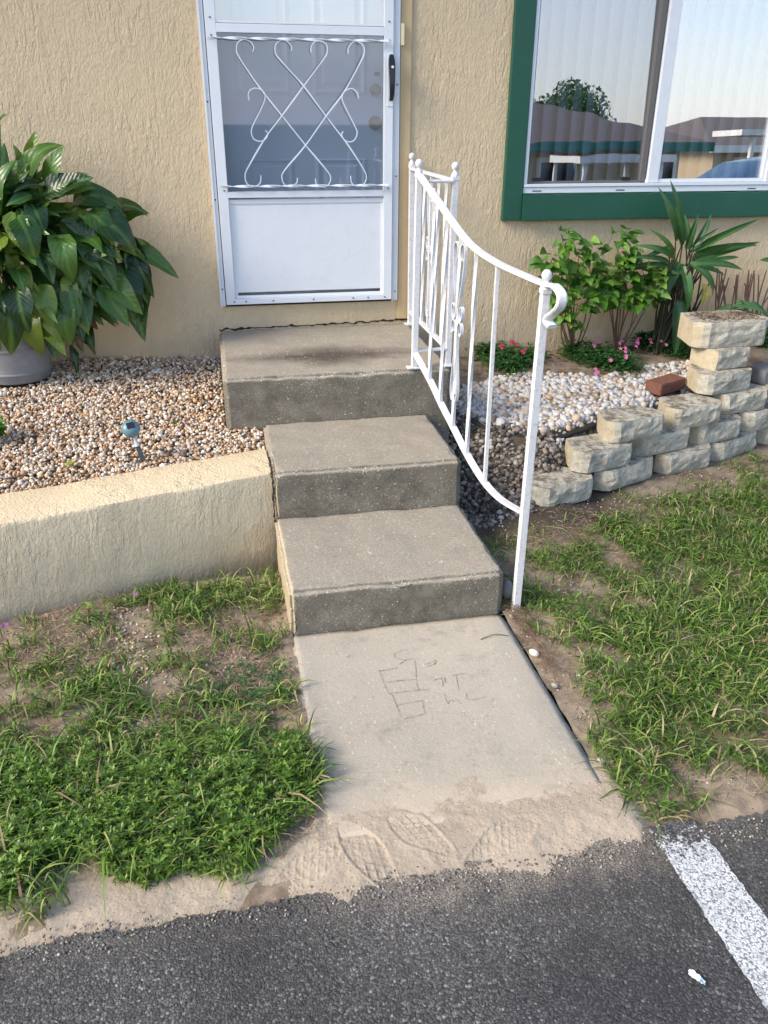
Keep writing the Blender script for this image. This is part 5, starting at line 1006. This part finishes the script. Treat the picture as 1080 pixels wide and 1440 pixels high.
# arching green blades behind the stack
ar = empty('arching_plant', (2.75, -.35, -.33), 'low plant with arching yellow green blades behind the block stack', 'plant'); SO = Vector(ar.location)
for (b_, t_, m_, y_) in [((1000, 445), (1040, 432), 1, -.38), ((1010, 440), (1076, 452), 1, -.4), ((1035, 425), (1080, 448), 1, -.4), ((1030, 430), (1078, 440), 0, -.42), ((1055, 425), (1085, 460), 1, -.4), ((990, 448), (1035, 425), 0, -.35), ((1045, 435), (1035, 420), 1, -.4)]:
    put_leaf(SM[m_], ar, SO, pt(*b_, 1, y_), pt(*t_, 1, y_-.05), (0, -.6, .8), 1.0)
ed = empty('broad_leaf_twig', tuple(pt(1085, 372, 1, -.1)), 'single pointed green leaf at the right edge above the bare stems', 'plant'); put_leaf(SM[1], ed, Vector(ed.location), pt(1088, 372, 1, -.1), pt(1068, 366, 1, -.14), (0, -.7, .7), 2.6)
# flowering ground cover
def flower_patch(label, spots, flowers, mat, seed):
    c_ = pt(*spots[0][:2], 2, -.33); e_ = empty('flower_patch', (c_.x, c_.y, c_.z), label, 'flowers'); SO = Vector(e_.location)
    Vs = []
    X_, Y_ = [], []
    for (u, v, s, n_) in spots:
        q = pt(u, v, 2, -.34); X_ += [q.x+random.gauss(0, s*.6) for _ in range(n_)]; Y_ += [min(q.y+random.gauss(0, s*.7), -.03) for _ in range(n_)]
    X_, Y_ = np.array(X_), np.array(Y_); Z_ = z_right(X_, Y_)+.005+.075*rng.random(len(X_))
    o = whorls('foliage', X_-SO.x, Y_-SO.y, Z_-SO.z, .014+.012*rng.random(len(X_)), M_DGRASS, parent=e_)
    X2 = X_[::3]; Y2 = Y_[::3]; bl_ = blades('leaf_blades', X2-SO.x, Y2-SO.y, z_right(X2, Y2)-SO.z, .05+.05*rng.random(len(X2)), .003+0*X2, M_WEED, .5, 3); bl_.parent = e_
    for (u, v) in flowers:
        for r_ in range(3):
            q = pt(u+random.gauss(0, 2.5), v+random.gauss(0, 2.5), 2, -.25); bm = bmesh.new()
            for k in range(5):
                a = k*2*math.pi/5+random.random()*.3; d = Vector((math.cos(a), math.sin(a), .3)); s = Vector((-math.sin(a), math.cos(a), 0)); L_ = .010; vs = [bm.verts.new(p) for p in (d*.001, d*L_*.5-s*L_*.4, d*L_*1.05-s*L_*.2, d*L_*1.05+s*L_*.2, d*L_*.5+s*L_*.4)]; bm.faces.new(vs)
            bmesh.ops.rotate(bm, verts=bm.verts, matrix=Matrix.Rotation(random.uniform(.3, 1.1), 3, 'X')); f = obj('flower', bm, mat, e_); f.location = q-SO
flower_patch('low green plant with crimson flowers behind the railing', [(715, 515, .10, 500), (690, 505, .08, 300), (740, 510, .06, 200)], [(703, 487), (725, 486), (735, 492), (720, 482)], M_REDF, 1)
flower_patch('low green mound with pink flowers in front of the heart leaved shrub', [(835, 510, .09, 450), (870, 515, .09, 400), (800, 505, .05, 150)], [(842, 478), (860, 507), (877, 491), (875, 482), (897, 484), (838, 487), (882, 504), (836, 524), (898, 478)], M_PINK, 2)
flower_patch('dark green low plants with pink flowers left of the block stack', [(920, 495, .08, 400), (950, 500, .06, 300), (890, 480, .08, 250), (935, 480, .08, 250)], [(915, 476), (935, 481)], M_PINK, 3)
flower_patch('low green plants right of the block stack', [(1072, 490, .05, 250), (1085, 480, .08, 200)], [], M_PINK, 4)
for (u, v, lab) in [(190, 838, 'small purple flower in the grass by the planter wall'), (8, 880, 'small purple flower in the grass at the left edge')]:
    q = pt(u, v, 2, -.69); bm = bmesh.new()
    for k in range(6):
        a = k*math.pi/3; d = Vector((math.cos(a), math.sin(a), .5)); s = Vector((-math.sin(a), math.cos(a), 0)); vs = [bm.verts.new(p) for p in (d*0, d*.008-s*.005, d*.016, d*.008+s*.005)]; bm.faces.new(vs)
    obj('flower', bm, M_PURP, label=lab, cat='flower', loc=tuple(q))
# litter leaves on bed soil (dark wood bits by wall)
K = 300; x = rng.uniform(1.3, 2.4, K); y = -.02-np.abs(rng.normal(size=K))*.10; blades('dead_leaves', x, y, z_right(x, y)+.006, .02+.03*rng.random(K), .006+.006*rng.random(K), island('dead_brown', [(0., (.035, .02, .015)), (1., (.18, .10, .06))]), .4, 3, flat=1)
# ------------------------------------------------------------------ solar light
tp = pt(184, 603, 1, -1.18); bs = pt(205, 656, 1, -1.20); sl = empty('solar_light', (bs.x, bs.y, bs.z-.02), 'small teal solar garden light on a dark stake in the tan pebbles', 'solar light'); SO = Vector(sl.location)
ax_ = (Vector(tp)-Vector(bs)).normalized(); up3 = ax_
bm = bmesh.new(); sweep(bm, [Vector(bs)-ax_*.05-SO, Vector(bs)+ax_*.095-SO], rect(.017, .012), side=(1, 0, 0)); obj('stake', fixn(bm), M_SOLARD, sl)
bm = bmesh.new(); sweep(bm, [Vector(bs)+ax_*.09-SO, Vector(bs)+ax_*.103-SO, Vector(bs)+ax_*.125-SO], circ(.010, 12), rad=lambda t: 1.1-.5*t); obj('collar', smooth(fixn(bm)), M_CLEAR, sl)
look = (CAM-Vector(tp)).normalized(); hn = (look+Vector((0, 0, .65))).normalized()
bm = lathe([(0, .030), (.018, .0285), (.030, .021), (.036, .008), (.036, -.002), (.031, -.018), (.020, -.032), (.008, -.042), (0, -.043)], 28); bmesh.ops.transform(bm, verts=bm.verts, matrix=(hn.to_track_quat('Z', 'Y').to_matrix()).to_4x4()); bmesh.ops.translate(bm, verts=bm.verts, vec=Vector(tp)-SO); obj('lamp_head', bm, M_SOLARB, sl)
bm = boxm(-.0145, .0145, -.0125, .0125, .029, .0315); bmesh.ops.transform(bm, verts=bm.verts, matrix=(hn.to_track_quat('Z', 'Y').to_matrix()).to_4x4()@Matrix.Rotation(.15, 4, 'Z')); bmesh.ops.translate(bm, verts=bm.verts, vec=Vector(tp)-SO); obj('solar_panel', bm, M_CELL, sl)
# ------------------------------------------------------------------ crumpled wrapper on the asphalt
p = pt(979, 1378, 2, ASP_Z); bm = bmesh.new(); gN = 7; vs = {}
for i in range(gN):
    for j in range(gN):
        a, b = (i/(gN-1)-.5), (j/(gN-1)-.5); vs[i, j] = bm.verts.new((a*.040*(1-.5*abs(b)), b*.016*(1-.5*abs(a)), .007+.007*mn.noise((a*5, b*5, 1.3))))
for i in range(gN-1):
    for j in range(gN-1): bm.faces.new((vs[i, j], vs[i+1, j], vs[i+1, j+1], vs[i, j+1]))
o = obj('litter', bm, M_LIT, label='crumpled white and blue wrapper scrap on the asphalt', cat='litter', loc=(p.x, p.y, p.z+.002)); o.rotation_euler.z = R(-62)
# a twig on the walk
bm = bmesh.new(); a_, b_, c_ = pt(870, 1078, 2, -.70), pt(700, 893, 2, -.698), pt(712, 905, 2, -.70); sweep(bm, smooth_path([pt(676, 899, 2, -.70), pt(696, 892, 2, -.696), pt(715, 894, 2, -.70)], 6), circ(.0015, 5)); obj('twig', bm, M_STEMB, label='thin curved twig on the walk below the lowest step', cat='twig')
for o in C.collection.objects:
    if o.name.startswith('neighbour') or o.parent: continue
print('tris', sum(len(o.data.loops)-2*len(o.data.polygons) for o in C.collection.objects if o.type == 'MESH'), 'objects', len(C.collection.objects))
